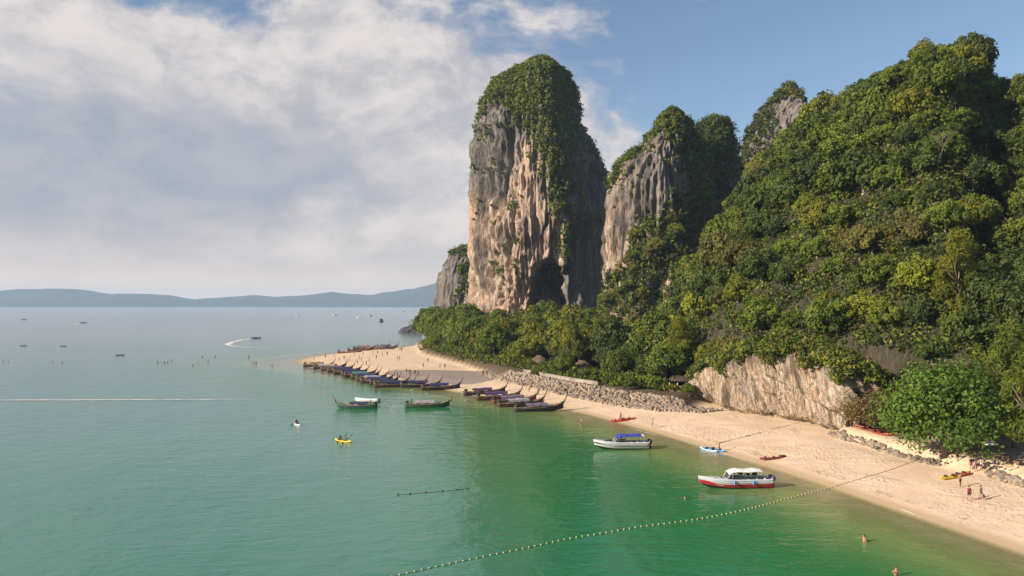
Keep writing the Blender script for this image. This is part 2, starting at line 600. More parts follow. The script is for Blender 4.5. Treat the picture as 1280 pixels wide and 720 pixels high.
def water_material():
    m, N = new_mat('sea_water')
    g = N.node('ShaderNodeNewGeometry').outputs['Position']
    dep = N.node('ShaderNodeAttribute', attribute_name='depth').outputs['Fac']
    dist = N.node('ShaderNodeAttribute', attribute_name='near_point_dist').outputs['Fac']
    n_big = N.noise(g, 0.035, 5.0, 0.55, 0.6)
    dd = N.math('ADD', dep, N.math('MULTIPLY', N.math('SUBTRACT', n_big, 0.5), N.ramp(dep, 0.3, 2.0, 0.0, 1.2)))
    shallow, green, teal = (0.22, 0.275, 0.092), (0.022, 0.160, 0.055), (0.038, 0.170, 0.118)
    c = N.mix(N.ramp(dd, 0.25, 1.5), shallow, green)
    c = N.mix(N.ramp(dd, 2.6, 4.6), c, teal)
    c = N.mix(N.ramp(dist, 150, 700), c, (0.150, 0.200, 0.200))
    # ripples: three wave trains, the finer ones nearer
    w1 = N.noise(N.vmul(g, (0.55, 1.0, 1)), 0.42, 3.0, 0.5, 0.5)
    w2 = N.noise(N.vmul(g, (0.7, 1.0, 1)), 1.25, 4.0, 0.55, 0.4)
    w3 = N.noise(N.vmul(g, (1.0, 0.6, 1)), 0.11, 2.0, 0.5, 0.3)
    h = N.math('ADD', N.math('ADD', N.math('MULTIPLY', w1, 0.55), N.math('MULTIPLY', w2, 0.25)), N.math('MULTIPLY', w3, 0.9))
    b = N.node('ShaderNodeBump', {'Height': h, 'Strength': N.ramp(dist, 60, 900, 0.46, 0.10), 'Distance': 0.55})
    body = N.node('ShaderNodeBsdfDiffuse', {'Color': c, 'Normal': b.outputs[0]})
    tr = N.node('ShaderNodeBsdfTransparent', {'Color': (0.93, 0.98, 0.90, 1)})
    bm = N.node('ShaderNodeMixShader', {0: N.ramp(dep, 0.0, 0.75, 0.05, 1.0), 1: tr.outputs[0], 2: body.outputs[0]})
    gl = N.node('ShaderNodeBsdfGlossy', {'Color': (0.95, 0.97, 1, 1), 'Roughness': N.ramp(dist, 80, 1500, 0.07, 0.22), 'Normal': b.outputs[0]})
    fr = N.node('ShaderNodeFresnel', {'IOR': 1.33, 'Normal': b.outputs[0]})
    fac = N.math('MINIMUM', fr.outputs[0], N.ramp(dist, 80, 2500, 0.55, 0.70))
    fac = N.math('MULTIPLY', fac, N.ramp(dep, 0.0, 0.12))
    mx = N.node('ShaderNodeMixShader', {0: fac, 1: bm.outputs[0], 2: gl.outputs[0]})
    N.node('ShaderNodeOutputMaterial', {'Surface': mx.outputs[0]})
    return m


M['sand'] = sand_material()
M['water'] = water_material()

# ------------------------------------------------------------------ water: one sheet to beyond the islands
ang = np.concatenate([np.linspace(-180, -46, 14)[:-1], np.linspace(-46, 46, 300), np.linspace(46, 180, 14)[1:-1]])
rad = np.concatenate([[0.0], np.geomspace(20, 10600, 360)])
A_, R_ = np.meshgrid(np.radians(ang), rad)
wx, wy = (R_ * np.sin(A_)).ravel(), (R_ * np.cos(A_)).ravel()
dep = -ground_z(wx, wy)
rr = np.hypot(wx - 8, wy - 40)                       # metres from a point just ahead of the camera; water greys with it
V = np.c_[wx, wy, np.zeros(len(wx))]
struct(link('sea', mesh_np('sea', V, [grid_faces(len(rad), len(ang), True)], [M['water']], {'depth': dep, 'near_point_dist': rr}, smooth=True)))

# ------------------------------------------------------------------ ground: beach, spit, terrace and the sea bed near the shore
ang = np.linspace(-24, 78, 330)
rad = np.geomspace(42, 860, 260)
A_, R_ = np.meshgrid(np.radians(ang), rad)
gx_, gy_ = (R_ * np.sin(A_)).ravel(), (R_ * np.cos(A_)).ravel()
gz_ = ground_z(gx_, gy_)
sdv = sdist(gx_, gy_, SHORE)
damp = np.where(gz_ > 0, np.clip(1 - gz_ / 0.28, 0, 1), np.clip(1 + gz_ / 0.25, 0.35, 1))
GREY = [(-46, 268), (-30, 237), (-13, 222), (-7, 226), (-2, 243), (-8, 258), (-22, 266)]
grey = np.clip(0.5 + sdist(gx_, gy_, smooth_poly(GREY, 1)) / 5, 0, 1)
soil = np.maximum(sstep(1.0, 3.0, sdist(gx_, gy_, TERR1)), sstep(2.5, 6, sdist(gx_, gy_, TERR2)) * 0.45)
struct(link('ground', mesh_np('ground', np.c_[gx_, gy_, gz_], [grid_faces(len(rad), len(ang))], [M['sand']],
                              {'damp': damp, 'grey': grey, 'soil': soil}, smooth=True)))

# ------------------------------------------------------------------ hill on the right
hx = np.linspace(40, 215, 190)
hy = np.linspace(84, 330, 230)
X_, Y_ = np.meshgrid(hx, hy)
hz_ = hill_z(X_.ravel(), Y_.ravel())
hd = sdist(X_.ravel(), Y_.ravel(), HILL)
hz_ = np.where(hd < 0, -2.0, hz_)
struct(link('hill', mesh_np('hill', np.c_[X_.ravel(), Y_.ravel(), hz_], [grid_faces(len(hy), len(hx))], [M['hill']],
                            {'warm': np.full(len(hz_), 0.3)}, smooth=True)))


# ------------------------------------------------------------------ leaves
def unit(v):
    return v / (np.linalg.norm(v, axis=1, keepdims=True) + 1e-9)


def rdir(n, rng):
    return unit(rng.normal(size=(n, 3)))


def leaves(P, Nn, ln, wd, rng, spread=0.7, tri=False):
    """one rhombic leaf face per point, turned roughly along its normal"""
    n = len(P)
    nn = unit(Nn + rdir(n, rng) * spread)
    t = unit(np.cross(nn, rdir(n, rng)))
    b = np.cross(nn, t)
    s = rng.uniform(0.65, 1.3, (n, 1))
    t, b = t * ln * s, b * wd * s
    droop = np.array([0, 0, -1.0]) * (ln * 0.25)
    if tri:
        V = np.stack([P - t * 1.1 - b * 0.5, P + b * 1.5, P + t * 1.2 - b * 0.9 + droop], 1).reshape(-1, 3)
        return V, np.arange(3 * n).reshape(-1, 3)
    V = np.stack([P - t, P + b + 0.15 * t, P + t + droop, P - b + 0.15 * t], 1).reshape(-1, 3)
    Q = np.arange(4 * n).reshape(-1, 4)
    return V, Q


def crown_mesh(name, seed, w, h, z0, nl, nleaf, ln, wd, mat, style='round'):
    rng = np.random.default_rng(seed)
    Ps, Ns, Ts = [], [], []
    for i in range(nl):
        if style == 'feather':
            t = (i + 0.5) / nl
            a = rng.uniform(0, 2 * math.pi)
            r = w * 0.30 * math.sin(math.pi * min(1, 0.16 + t * 0.84)) ** 0.8
            c = np.array([math.cos(a) * r, math.sin(a) * r, z0 + h * (0.06 + 0.86 * t)])
            rl = np.array([w * 0.21, w * 0.21, h * 0.14]) * rng.uniform(0.8, 1.25)
        else:
            t = (i + 0.5) / nl
            a = i * 2.39996 + rng.uniform(-.4, .4)
            zz = 1 - 1.45 * t
            r = math.sqrt(max(0.05, 1 - zz * zz)) * w * 0.335 * rng.uniform(0.75, 1.15)
            c = np.array([math.cos(a) * r, math.sin(a) * r, z0 + h * 0.48 + zz * h * 0.30 * rng.uniform(0.8, 1.15)])
            rl = np.array([w * 0.19, w * 0.19, h * 0.19]) * rng.uniform(0.75, 1.3)
        n = nleaf // nl
        k = 11
        sd = rdir(k, rng)
        sd[:, 2] = np.abs(sd[:, 2]) * 0.9 - 0.25
        sd = unit(sd)
        idx = rng.integers(0, k, n)
        sub = sd[idx] * 0.78
        d2 = rdir(n, rng)
        p = sub + d2 * 0.42 * rng.uniform(0.55, 1.0, (n, 1)) ** 0.5
        Ps.append(c + p * rl)
        Ns.append(unit(unit(p) * 0.7 + d2 * 0.6 + np.array([0, 0, 0.25])))
        lt = rng.uniform(0.15, 0.75)
        st = rng.uniform(-0.22, 0.22, k)
        Ts.append(np.clip(lt + st[idx] + rng.uniform(-0.15, 0.15, n), 0, 1))
    P, Nn, T = np.concatenate(Ps), np.concatenate(Ns), np.concatenate(Ts)
    V, Q = leaves(P, Nn, ln, wd, rng)
    return mesh_np(name, V, [Q], [mat], {'tint': np.repeat(T, 4)})


def trunk_mesh(name, seed, w, h, z0, mat, r0=0.28, limbs=6):
    rng = random.Random(seed)
    mb = MB()
    top = z0 + h * 0.55
    pts = [Vector((0, 0, -0.8))]
    for i in range(1, 6):
        t = i / 5
        pts.append(Vector((rng.uniform(-.25, .25) * t * 1.5, rng.uniform(-.25, .25) * t * 1.5, top * t)))
    mb.tube(pts, [r0 * (1.25 - 0.95 * i / 5) for i in range(6)], 7)
    for k in range(limbs):
        a = k * 2.4 + rng.uniform(-.3, .3)
        b = pts[2 + k % 3]
        L = w * 0.34 * rng.uniform(0.7, 1.1)
        e = b + Vector((math.cos(a) * L, math.sin(a) * L, h * rng.uniform(0.18, 0.4)))
        m_ = b.lerp(e, 0.5) + Vector((0, 0, -0.06 * L))
        mb.tube([b, m_, e], [r0 * 0.5, r0 * 0.33, r0 * 0.1], 5)
        e2 = m_ + Vector((math.cos(a + .7) * L * .5, math.sin(a + .7) * L * .5, h * 0.2))
        mb.tube([m_, e2], [r0 * 0.26, r0 * 0.07], 4)
    return mb.mesh(name, mat, True)


# tree kinds: (crown mesh, trunk mesh) for each leaf tone and shape
TONES = {'dark': 'leaf_dark', 'mid': 'leaf_mid', 'yellow': 'leaf_yellow', 'olive': 'leaf_olive'}
FOREST, JUNGLE = {}, {}
for i, (tone, mk) in enumerate(TONES.items()):
    FOREST[tone] = [(crown_mesh('crown', 100 + i * 10 + j, 10, 9.6, 0.6, 22, 8200, 0.29, 0.16, M[mk]),
                     trunk_mesh('trunk', 100 + i * 10 + j, 10, 8.5, 2.4, M['bark'])) for j in range(2)]
    JUNGLE[tone] = [(crown_mesh('crown', 200 + i * 10 + j, 8.4, 7.4, -0.9, 16, 7200, 0.26, 0.145, M[mk]),
                     trunk_mesh('trunk', 200 + i * 10 + j, 8, 6.6, 1.2, M['bark_pale'], 0.2)) for j in range(2)]
CASU = [(crown_mesh('crown', 300 + j, 6.5, 12, 2.5, 18, 7000, 0.40, 0.06, M['leaf_yellow' if j == 0 else 'leaf_mid'], 'feather'),
         trunk_mesh('trunk', 300 + j, 6.5, 12, 2.5, M['bark'], 0.24)) for j in range(2)]


def tree(name, label, group, loc, cm, tm, scale, rotz, squash=1.0):
    t = thing(name, label, 'tree', loc, rotz, group, (scale, scale, scale * squash))
    link('trunk', tm, t)
    link('crown', cm, t)
    return t


def scatter(n, cand, rmin):
    """thin out candidate points so that none stand closer than rmin"""
    out, cell = [], {}
    for x, y in cand:
        k = (int(x // rmin), int(y // rmin))
        if any((a - x) ** 2 + (b - y) ** 2 < rmin * rmin for i in (-1, 0, 1) for j in (-1, 0, 1) for (a, b) in cell.get((k[0] + i, k[1] + j), ())):
            continue
        cell.setdefault(k, []).append((x, y))
        out.append((float(x), float(y)))
        if len(out) >= n:
            break
    return out


# ------------------------------------------------------------------ limestone towers
def column(name, label, sil, Y0, plan, seed, depth_k, warm_fn, rows=260, cols=340, amp=1.0, sculpt=None, base_z=0.5, cave=None):
    """a free-standing rock body: sil = (photo row, left, right) of its outline at distance Y0; plan = unit outline seen from above"""
    sil = sorted(sil, reverse=True)
    zs = np.array([CAMH - (s[0] - HY) / F * Y0 for s in sil])
    lf = np.array([(s[1] - CX) / F * Y0 for s in sil])
    rt = np.array([(s[2] - CX) / F * Y0 for s in sil])
    zz = np.linspace(base_z, zs[-1], rows)
    tt = (zz - base_z) / (zs[-1] - base_z)
    zz = base_z + (zs[-1] - base_z) * (1 - (1 - tt) ** 1.25)
    L, Rr = np.interp(zz, zs, lf), np.interp(zz, zs, rt)
    pl = np.array(smooth_poly(plan, 2))
    seg = np.r_[0, np.cumsum(np.linalg.norm(np.diff(np.r_[pl, pl[:1]], axis=0), axis=1))]
    s = np.linspace(0, seg[-1], cols, endpoint=False)
    plc = np.r_[pl, pl[:1]]
    ux, uy = np.interp(s, seg, plc[:, 0]), np.interp(s, seg, plc[:, 1])
    mx = max(abs(ux.min()), abs(ux.max()))
    ux, uy = ux / mx, uy / mx
    cx, hw = ((L + Rr) / 2)[:, None], ((Rr - L) / 2)[:, None]
    x = cx + hw * ux[None]
    hwm = (0.35 * hw.max() + 0.65 * hw)
    hwm = np.where(hw < hw.max() * 0.5, hw * (hwm / hw).min() if False else np.minimum(hwm, hw * 1.5), hwm)
    y = Y0 + hwm * depth_k * uy[None]
    z = np.repeat(zz[:, None], cols, 1)
    ro = np.sqrt(ux ** 2 + uy ** 2) + 1e-6
    ox, oy = np.repeat((ux / ro)[None], rows, 0), np.repeat((uy / ro)[None], rows, 0)
    ridged = 1 - np.abs(fbm(x / 5.5, y / 5.5, z / 30, 4, seed)) * 2
    ribs = 1 - np.abs(fbm(x / 2.3, y / 2.3, z / 17, 3, seed + 9)) * 2
    big = fbm(x / 17, y / 17, z / 26, 4, seed + 3)
    lump = fbm(x / 7, y / 7, z / 6, 3, seed + 5)
    hol_ = np.clip(fbm(x / 4.2, y / 4.2, z / 26, 4, seed + 11) - 0.20, 0, 1)
    crack = np.clip(1 - np.abs(fbm(x / 7, y / 7, z / 42, 3, seed + 13)) * 1.6, 0, 1) ** 7
    rib2 = 1 - np.abs(fbm(x / 1.25, y / 1.25, z / 8, 2, seed + 15)) * 2
    d = amp * (-3.2 * crack + 0.8 * (rib2 - 0.6) + 4.0 * big + 3.4 * (ridged - 0.6) + 1.9 * (ribs - 0.6) + 1.3 * lump - 9.0 * hol_)
    d = d - amp * 0.5
    px = CX + x / y * F
    py = HY + (CAMH - z) / y * F
    front = sstep(-0.05, 0.25, -oy)
    if sculpt:
        d = d + sculpt(px, py, front, x, y, z)
    fade = np.clip(hw / 8, 0, 1)
    x2, y2 = x + ox * d * fade, y + oy * d * fade
    if cave:
        c_ = cave(px, py, front)
        x2, y2 = x2 + 0.10 * c_, y2 + 0.99 * c_
    z2 = z + 1.2 * fbm(x / 6, y / 6, z / 8, 2, seed + 7) * fade
    warm = warm_fn(px, py)
    Vv = np.c_[x2.ravel(), y2.ravel(), z2.ravel()]
    me = mesh_np('rock', Vv, [grid_faces(rows, cols, True)], [M['rock']], {'warm': warm.ravel()}, smooth=True)
    root = thing(name, label, 'cliff', (float(cx[0, 0]), Y0, base_z))
    o = link('rock', me, root)
    o.matrix_parent_inverse = Matrix.Translation((-float(cx[0, 0]), -Y0, -base_z))
    nrm = np.stack([ox, oy, np.repeat(np.where(tt > 0.9, (tt - 0.9) * 10, 0.0)[:, None], cols, 1)], -1).reshape(-1, 3)
    return root, Vv, unit(nrm), px.ravel(), py.ravel()


def clumps(name, P, Nn, parent, tones, seed, size=1.4, nleaf=16, ln=0.5, wd=0.3, out=0.5):
    """shrubs growing on rock: a joined cover of leaf clumps, one mesh per leaf tone"""
    rng = np.random.default_rng(seed)
    ton = rng.choice(len(tones), len(P), p=[t[1] for t in tones])
    for k, (mk, _) in enumerate(tones):
        I = np.where(ton == k)[0]
        if not len(I):
            continue
        sc = (0.45 + 1.35 * rng.uniform(0, 1, (len(I), 1)) ** 1.7) * size
        C = P[I] + Nn[I] * sc * out
        d = rdir(len(I) * nleaf, rng)
        Pc = np.repeat(C, nleaf, 0) + d * np.repeat(sc, nleaf, 0) * rng.uniform(0.45, 1.0, (len(d), 1)) * np.array([1, 1, 0.8])
        V, Q = leaves(Pc, d + np.array([0, 0, 0.3]), ln, wd, rng, tri=True)
        t = np.clip(np.repeat(rng.uniform(0.05, 0.85, len(I)), nleaf) + rng.uniform(-.15, .15, len(d)), 0, 1)
        me = mesh_np(name, V, [Q], [M[mk]], {'tint': np.repeat(t, 3)})
        o = link(name, me, parent)
        if parent is not None:
            o.matrix_parent_inverse = parent_inv(parent)
        o['kind'] = 'stuff'
        yield o


def parent_inv(p):
    return Matrix.Translation(-Vector(p.location))


def pick(mask, n, rng):
    I = np.where(rng.uniform(size=len(mask)) < mask)[0]
    if len(I) > n:
        I = rng.choice(I, n, replace=False)
    return I


# the great tower
T_SIL = [(77, 670, 680), (80, 658, 690), (86, 645, 701), (95, 630, 710), (106, 616, 717), (120, 607, 720), (134, 601, 721), (152, 595, 727), (170, 590, 739),
         (190, 587, 753), (210, 587, 760), (250, 586, 762), (300, 588, 761), (340, 590, 758), (375, 584, 758), (400, 576, 762), (440, 568, 766)]
T_PLAN = [(-1.0, 0.10), (-0.92, -0.22), (-0.55, -0.50), (-0.12, -0.84), (0.22, -1.0), (0.40, -0.86), (0.72, -0.42), (1.0, 0.02), (0.95, 0.45), (0.5, 0.85), (-0.3, 0.9), (-0.85, 0.6)]


def tower_sculpt(px, py, fr, x, y, z):
    # cave mouth with an arched roof
    cxp = 687 + (py - 355) * -0.05
    wid = np.interp(py, [322, 335, 350, 370, 400], [3, 17, 26, 31, 33])
    e = np.abs(px - cxp) / wid
    d = -4 * fr * sstep(1.7, 0.9, e) * sstep(314, 330, py)
    d = d + 7 * fr * np.exp(-((px - 729) / 9) ** 2) * sstep(318, 352, py)
    # tall recess high on the left face
    rc = 629 - (py - 170) * 0.10
    d = d - 12 * fr * np.exp(-((px - rc) / 8.0) ** 2) * sstep(150, 172, py) * sstep(290, 230, py)
    # hollows and hanging draperies low on the left
    d = d - 5 * fr * np.exp(-((px - 600) / 12) ** 2) * sstep(340, 372, py)
    d = d - 4 * fr * np.exp(-((px - 632) / 8) ** 2) * sstep(345, 368, py)
    d = d + 2.6 * fr * np.exp(-((px - (650 + (340 - py) * 0.35)) / 10) ** 2) * sstep(265, 320, py)
    # overhanging brow above the lower third
    d = d + 2.2 * fr * np.exp(-((py - (285 - (px - 600) * 0.1)) / 26) ** 2)
    return d


def tower_cave(px, py, fr):
    """how far the cave mouth runs back into the rock"""
    cxp = 687 + (py - 355) * -0.05
    wid = np.interp(py, [322, 335, 350, 370, 400], [3, 17, 25, 29, 31])
    e = np.abs(px - cxp) / wid + 0.10 * vn(px / 5, py / 5, 0, 8)
    return 46 * (fr > 0.3) * sstep(1.0, 0.80, e) * sstep(325, 331, py + 3 * vn(px / 4, 0, 0, 9))


def tower_warm(px, py):
    a = sstep(195, 285, py) * sstep(720, 690, px)
    b = np.exp(-((px - 668) / 26) ** 2) * sstep(150, 200, py)
    c = -0.45 * np.exp(-((px - 612) / 22) ** 2) * sstep(285, 230, py)
    return np.clip(0.22 + 0.75 * a + 0.6 * b + c, 0, 1)


tower, tv, tn, tpx, tpy = column('limestone_tower', 'tall freestanding limestone tower with green top and dark cave at its foot', T_SIL, 452.0, T_PLAN, 3, 0.95,
                                 tower_warm, 330, 460, 1.0, tower_sculpt, cave=tower_cave)
rg = np.random.default_rng(5)
patch = fbm(tv[:, 0] / 9, tv[:, 1] / 9, tv[:, 2] / 11, 3, 77)
ylim = np.interp(tpx, [585, 600, 620, 640, 652, 665, 682, 698, 706, 715, 730, 745, 762], [158, 136, 128, 132, 148, 176, 225, 285, 325, 330, 300, 270, 225])
wgt = sstep(28, -30, tpy - ylim + patch * 42)
dens_ = np.interp(tpx, [698, 712, 728, 770], [1.0, 0.45, 0.10, 0.05]) + sstep(165, 120, tpy) * 0.6
veg = wgt * dens_ * (tn[:, 1] < 0.3)
sparse = sstep(0.22, 0.5, patch) * (tpy > 150) * 0.09 * (tn[:, 1] < 0.3)
I = pick(np.clip(veg * 0.30 + sparse, 0, 1), 7000, rg)
for o in clumps('shrub_cover', tv[I], tn[I], tower, [('leaf_dark', .26), ('leaf_mid', .38), ('leaf_yellow', .22), ('leaf_olive', .14)], 21, 1.5, 15, 0.62, 0.36):
    pass

# cliff between the tower and the hill
M_SIL = [(143, 836, 846), (147, 829, 855), (153, 822, 862), (165, 812, 869), (178, 800, 874), (190, 788, 878), (202, 776, 881), (216, 766, 884), (235, 760, 888), (260, 757, 892), (300, 755, 900),
         (340, 753, 908), (380, 751, 914), (440, 748, 920)]
M_PLAN = [(-1.0, 0.05), (-0.93, -0.35), (-0.6, -0.66), (-0.2, -0.9), (0.05, -0.92), (0.35, -0.55), (0.65, -0.30), (1.0, -0.1), (1.0, 0.5), (0.3, 0.9), (-0.6, 0.8)]
mid, mv, mn, mpx, mpy = column('fluted_cliff', 'fluted grey limestone cliff with trees on top beside the tall tower', M_SIL, 336.0, M_PLAN, 23, 0.8,
                               lambda px, py: np.clip(0.30 + 0.25 * sstep(800, 765, px) + 0.4 * sstep(280, 340, py), 0, 1), 230, 320, 0.8)
N_SIL = [(152, 884, 902), (156, 876, 909), (164, 872, 913), (180, 868, 917), (200, 864, 920), (225, 860, 925), (255, 856, 932), (300, 850, 942), (440, 840, 955)]
N_PLAN = [(-1, 0), (-0.7, -0.6), (0.0, -0.9), (0.6, -0.6), (1, 0), (0.6, 0.7), (-0.5, 0.8)]
mid2, nv, nn2, npx, npy = column('tree_clad_cliff', 'dark tree-clad limestone stack directly right of the fluted cliff', N_SIL, 358.0, N_PLAN, 33, 0.8,
                                lambda px, py: np.full(px.shape, 0.1), 120, 150, 0.6)
I = pick(0.25 * (nn2[:, 1] < 0.35) * (npy < 400), 2400, rg)
for o in clumps('shrub_cover', nv[I], nn2[I], mid2, [('leaf_dark', .6), ('leaf_mid', .3), ('leaf_olive', .1)], 29, 1.6, 17, 0.5, 0.3):
    pass
patch = fbm(mv[:, 0] / 8, mv[:, 1] / 8, mv[:, 2] / 9, 3, 87)
ytop = np.interp(mpx, [748, 765, 785, 805, 818, 832, 850, 862, 880, 905], [228, 228, 205, 178, 158, 158, 178, 230, 320, 400])
ybot = np.interp(mpx, [748, 775, 790, 810, 850, 880], [365, 335, 290, 272, 262, 200])
ybot_m = ybot
wgt = np.maximum(sstep(14, -14, mpy - ytop + patch * 26), sstep(-14, 16, mpy - ybot + patch * 26))
I = pick(wgt * 0.30 * (mn[:, 1] < 0.3) + 0.02 * (patch > 0.15), 5200, rg)
for o in clumps('shrub_cover', mv[I], mn[I], mid, [('leaf_dark', .36), ('leaf_mid', .36), ('leaf_yellow', .16), ('leaf_olive', .12)], 22, 1.5, 17, 0.52, 0.30):
    pass

# peak behind
P_SIL = [(108, 985, 987), (112, 980, 992), (119, 970, 999), (131, 958, 1008), (145, 946, 1017), (165, 935, 1029), (190, 927, 1042), (215, 920, 1052), (250, 912, 1062), (300, 900, 1080), (400, 890, 1100)]
P_PLAN = [(-1, 0), (-0.8, -0.45), (-0.3, -0.7), (0.05, -1.0), (0.4, -0.7), (0.8, -0.4), (1, 0.1), (0.6, 0.8), (-0.4, 0.9)]
peak, pv, pn, ppx, ppy = column('pointed_peak', 'pointed grey limestone peak rising behind the wooded hill', P_SIL, 430.0, P_PLAN, 43, 0.9,
                                lambda px, py: np.full(px.shape, 0.05), 150, 220, 0.8)
patch = fbm(pv[:, 0] / 10, pv[:, 1] / 10, pv[:, 2] / 12, 3, 97)
wgt = np.clip(sstep(970, 948, ppx + patch * 22) + sstep(128, 112, ppy + patch * 12) + sstep(225, 260, ppy), 0, 1)
I = pick(wgt * 0.30 * (pn[:, 1] < 0.3), 3600, rg)
for o in clumps('shrub_cover', pv[I], pn[I], peak, [('leaf_dark', .5), ('leaf_mid', .3), ('leaf_olive', .2)], 24, 1.7, 15, 0.66, 0.38):
    pass

# low shoulder left of the tower
B_SIL = [(310, 580, 590), (313, 570, 600), (320, 561, 610), (332, 553, 620), (346, 548, 630), (365, 546, 640), (385, 544, 645), (420, 542, 650)]
B_PLAN = [(-1, 0), (-0.8, -0.5), (-0.2, -0.9), (0.4, -0.9), (1, -0.3), (0.8, 0.7), (-0.5, 0.8)]
but, bv, bn, bpx, bpy_ = column('rock_shoulder', 'low rounded grey cliff leaning against the foot of the tall tower', B_SIL, 520.0, B_PLAN, 53, 0.8,
                                lambda px, py: np.full(px.shape, 0.12), 110, 200, 0.7)
patch = fbm(bv[:, 0] / 9, bv[:, 1] / 9, bv[:, 2] / 9, 3, 107)
wgt = np.clip(sstep(318, 305, bpy_ + patch * 14) + sstep(0.12, 0.4, patch) * sstep(565, 585, bpx), 0, 1)
I = pick(wgt * 0.35 * (bn[:, 1] < 0.3), 1300, rg)
for o in clumps('shrub_cover', bv[I], bn[I], but, [('leaf_dark', .4), ('leaf_mid', .4), ('leaf_yellow', .2)], 25, 1.6, 15, 0.7, 0.4):
    pass

# beach cliff under the hill: overhanging pale wall with slanting draperies
cl = [gp(868, 494), gp(878, 501), gp(890, 508), gp(925, 517), gp(975, 525), gp(1020, 533), gp(1056, 538), gp(1078, 534), gp(1110, 524)]
cl = np.array([(c[0], c[1]) for c in cl])
cs = np.r_[0, np.cumsum(np.hypot(*np.diff(cl, axis=0).T))]
ns_, nt_ = 330, 130
ss = np.linspace(0, cs[-1], ns_)
bx, by = np.interp(ss, cs, cl[:, 0]), np.interp(ss, cs, cl[:, 1])
k_ = np.ones(25) / 25
bx, by = np.convolve(np.pad(bx, 12, 'edge'), k_, 'valid'), np.convolve(np.pad(by, 12, 'edge'), k_, 'valid')
tx, ty = np.gradient(bx), np.gradient(by)
tl = np.hypot(tx, ty)
nx_, ny_ = ty / tl, -tx / tl          # towards the beach
if (nx_.mean() > 0):
    nx_, ny_ = -nx_, -ny_
hgt = np.interp(ss / cs[-1], [0, .14, .28, .45, .6, .72, .85, 1], [6, 10, 13, 15.8, 15, 13.5, 11, 7])
t = np.linspace(0, 1, nt_)[:, None]
bigs = fbm(ss / 6.0, 0, 0, 3, 68)
zc = 0.6 + t * (hgt[None] + 0.8)
sh = ss[None] + zc * 0.55                                    # slant of the flutes
rid = 1 - np.abs(fbm(sh / 2.6, zc / 15, 0, 4, 61)) * 2
fin = 1 - np.abs(fbm(sh / 0.9, zc / 6, 3, 3, 63)) * 2
bigc = fbm(ss[None] / 9, zc / 7, 1, 3, 65)
prof = -2.4 * sstep(2.9, 1.0, zc + 0.9 * bigs[None]) + 1.4 * sstep(0.0, 0.75, t) - 2.8 * sstep(0.72, 1.0, t)
hol = np.clip(fbm(sh / 2.2, zc / 4.0, 7, 4, 66) - 0.18, 0, 1) * -6.0
oc = prof + 1.7 * bigc + 1.9 * (rid - 0.6) + 0.85 * (fin - 0.6) + hol + 0.4
Vc = np.c_[(bx[None] + nx_[None] * oc).ravel(), (by[None] + ny_[None] * oc).ravel(), zc.ravel()]
me = mesh_np('rock', Vc, [grid_faces(nt_, ns_)], [M['rock_near']], {'warm': np.clip(0.72 - 0.55 * sstep(0.6, 1.0, t) + 0.5 * bigc, 0, 1).ravel()}, smooth=True)
bc = thing('beach_cliff', 'pale undercut limestone cliff wall standing on the sand under the wooded hill', 'cliff', (float(bx[ns_ // 2]), float(by[ns_ // 2]), 1.0))
o = link('rock', me, bc)
o.matrix_parent_inverse = parent_inv(bc)
# shrubs hanging over its rim
nrim = 2300
si = rg.integers(0, ns_, nrim)
hang = np.clip(0.12 + 0.30 * bigs[si] + 0.16 * vn(si / 9.0, 0, 0, 4), 0.03, 0.5)
ti = np.clip(((1.0 - rg.uniform(0, 1, nrim) ** 1.3 * (hang + 0.10)) * (nt_ - 1)), 0, nt_ - 1).astype(int)
I = ti * ns_ + si
Nr = np.c_[nx_[si], ny_[si], np.full(nrim, 0.25)]
Prim = Vc[I] + Nr * np.clip(rg.uniform(-0.2, 1.0, (nrim, 1)), 0, 1) + np.array([0, 0, 0.3])
for o in clumps('shrub_cover', Prim, unit(Nr), bc, [('leaf_dark', .3), ('leaf_mid', .33), ('leaf_yellow', .2), ('leaf_olive', .17)], 26, 1.05, 24, 0.27, 0.17):
    pass

# sea rock off the point
rock_bm = bmesh.new()
bmesh.ops.create_icosphere(rock_bm, subdivisions=4, radius=1.0)
for v in rock_bm.verts:
    n = v.co.normalized()
    k = 1 + 0.30 * mnoise.fractal(n * 1.6, 1.0, 2.0, 4) + 0.08 * mnoise.noise(n * 6)
    v.co = Vector((n.x * 9.5 * k, n.y * 5 * k, n.z * 6.6 * k if n.z > 0 else n.z * 3))
    v.co.x += 0.25 * v.co.z
me = bpy.data.meshes.new('sea_rock')
rock_bm.to_mesh(me)
rock_bm.free()
me.materials.append(M['rock_dark'])
p = gp(513, 416)
tag(link('sea_rock', me, None, (p[0] + 1, p[1], -0.4)), 'dark bare rock standing in the sea off the wooded point', 'rock')

# trees rooted on the summits of the rocks
def summit_trees(V_, px_, py_, n, seed, label, group, smin, smax, depth):
    r_ = random.Random(seed)
    cols_ = np.linspace(px_.min() + 4, px_.max() - 4, n)
    for c in cols_:
        c = c + r_.uniform(-4, 4)
        J_ = np.where(np.abs(px_ - c) < 5)[0]
        if not len(J_):
            continue
        order = J_[np.argsort(py_[J_])]
        i_ = order[min(len(order) - 1, r_.randrange(depth))]
        tone = r_.choice(['dark', 'mid', 'mid', 'yellow'])
        cm, tm = r_.choice(JUNGLE[tone])
        p_ = V_[i_]
        tree('summit_tree', {'dark': 'dark green ', 'mid': 'mid green ', 'yellow': 'yellow-green '}[tone] + label, group + ' ' + tone, (float(p_[0]), float(p_[1]), float(p_[2]) - 1.2), cm, tm, r_.uniform(smin, smax), r_.uniform(0, 6), r_.uniform(.8, 1.1))


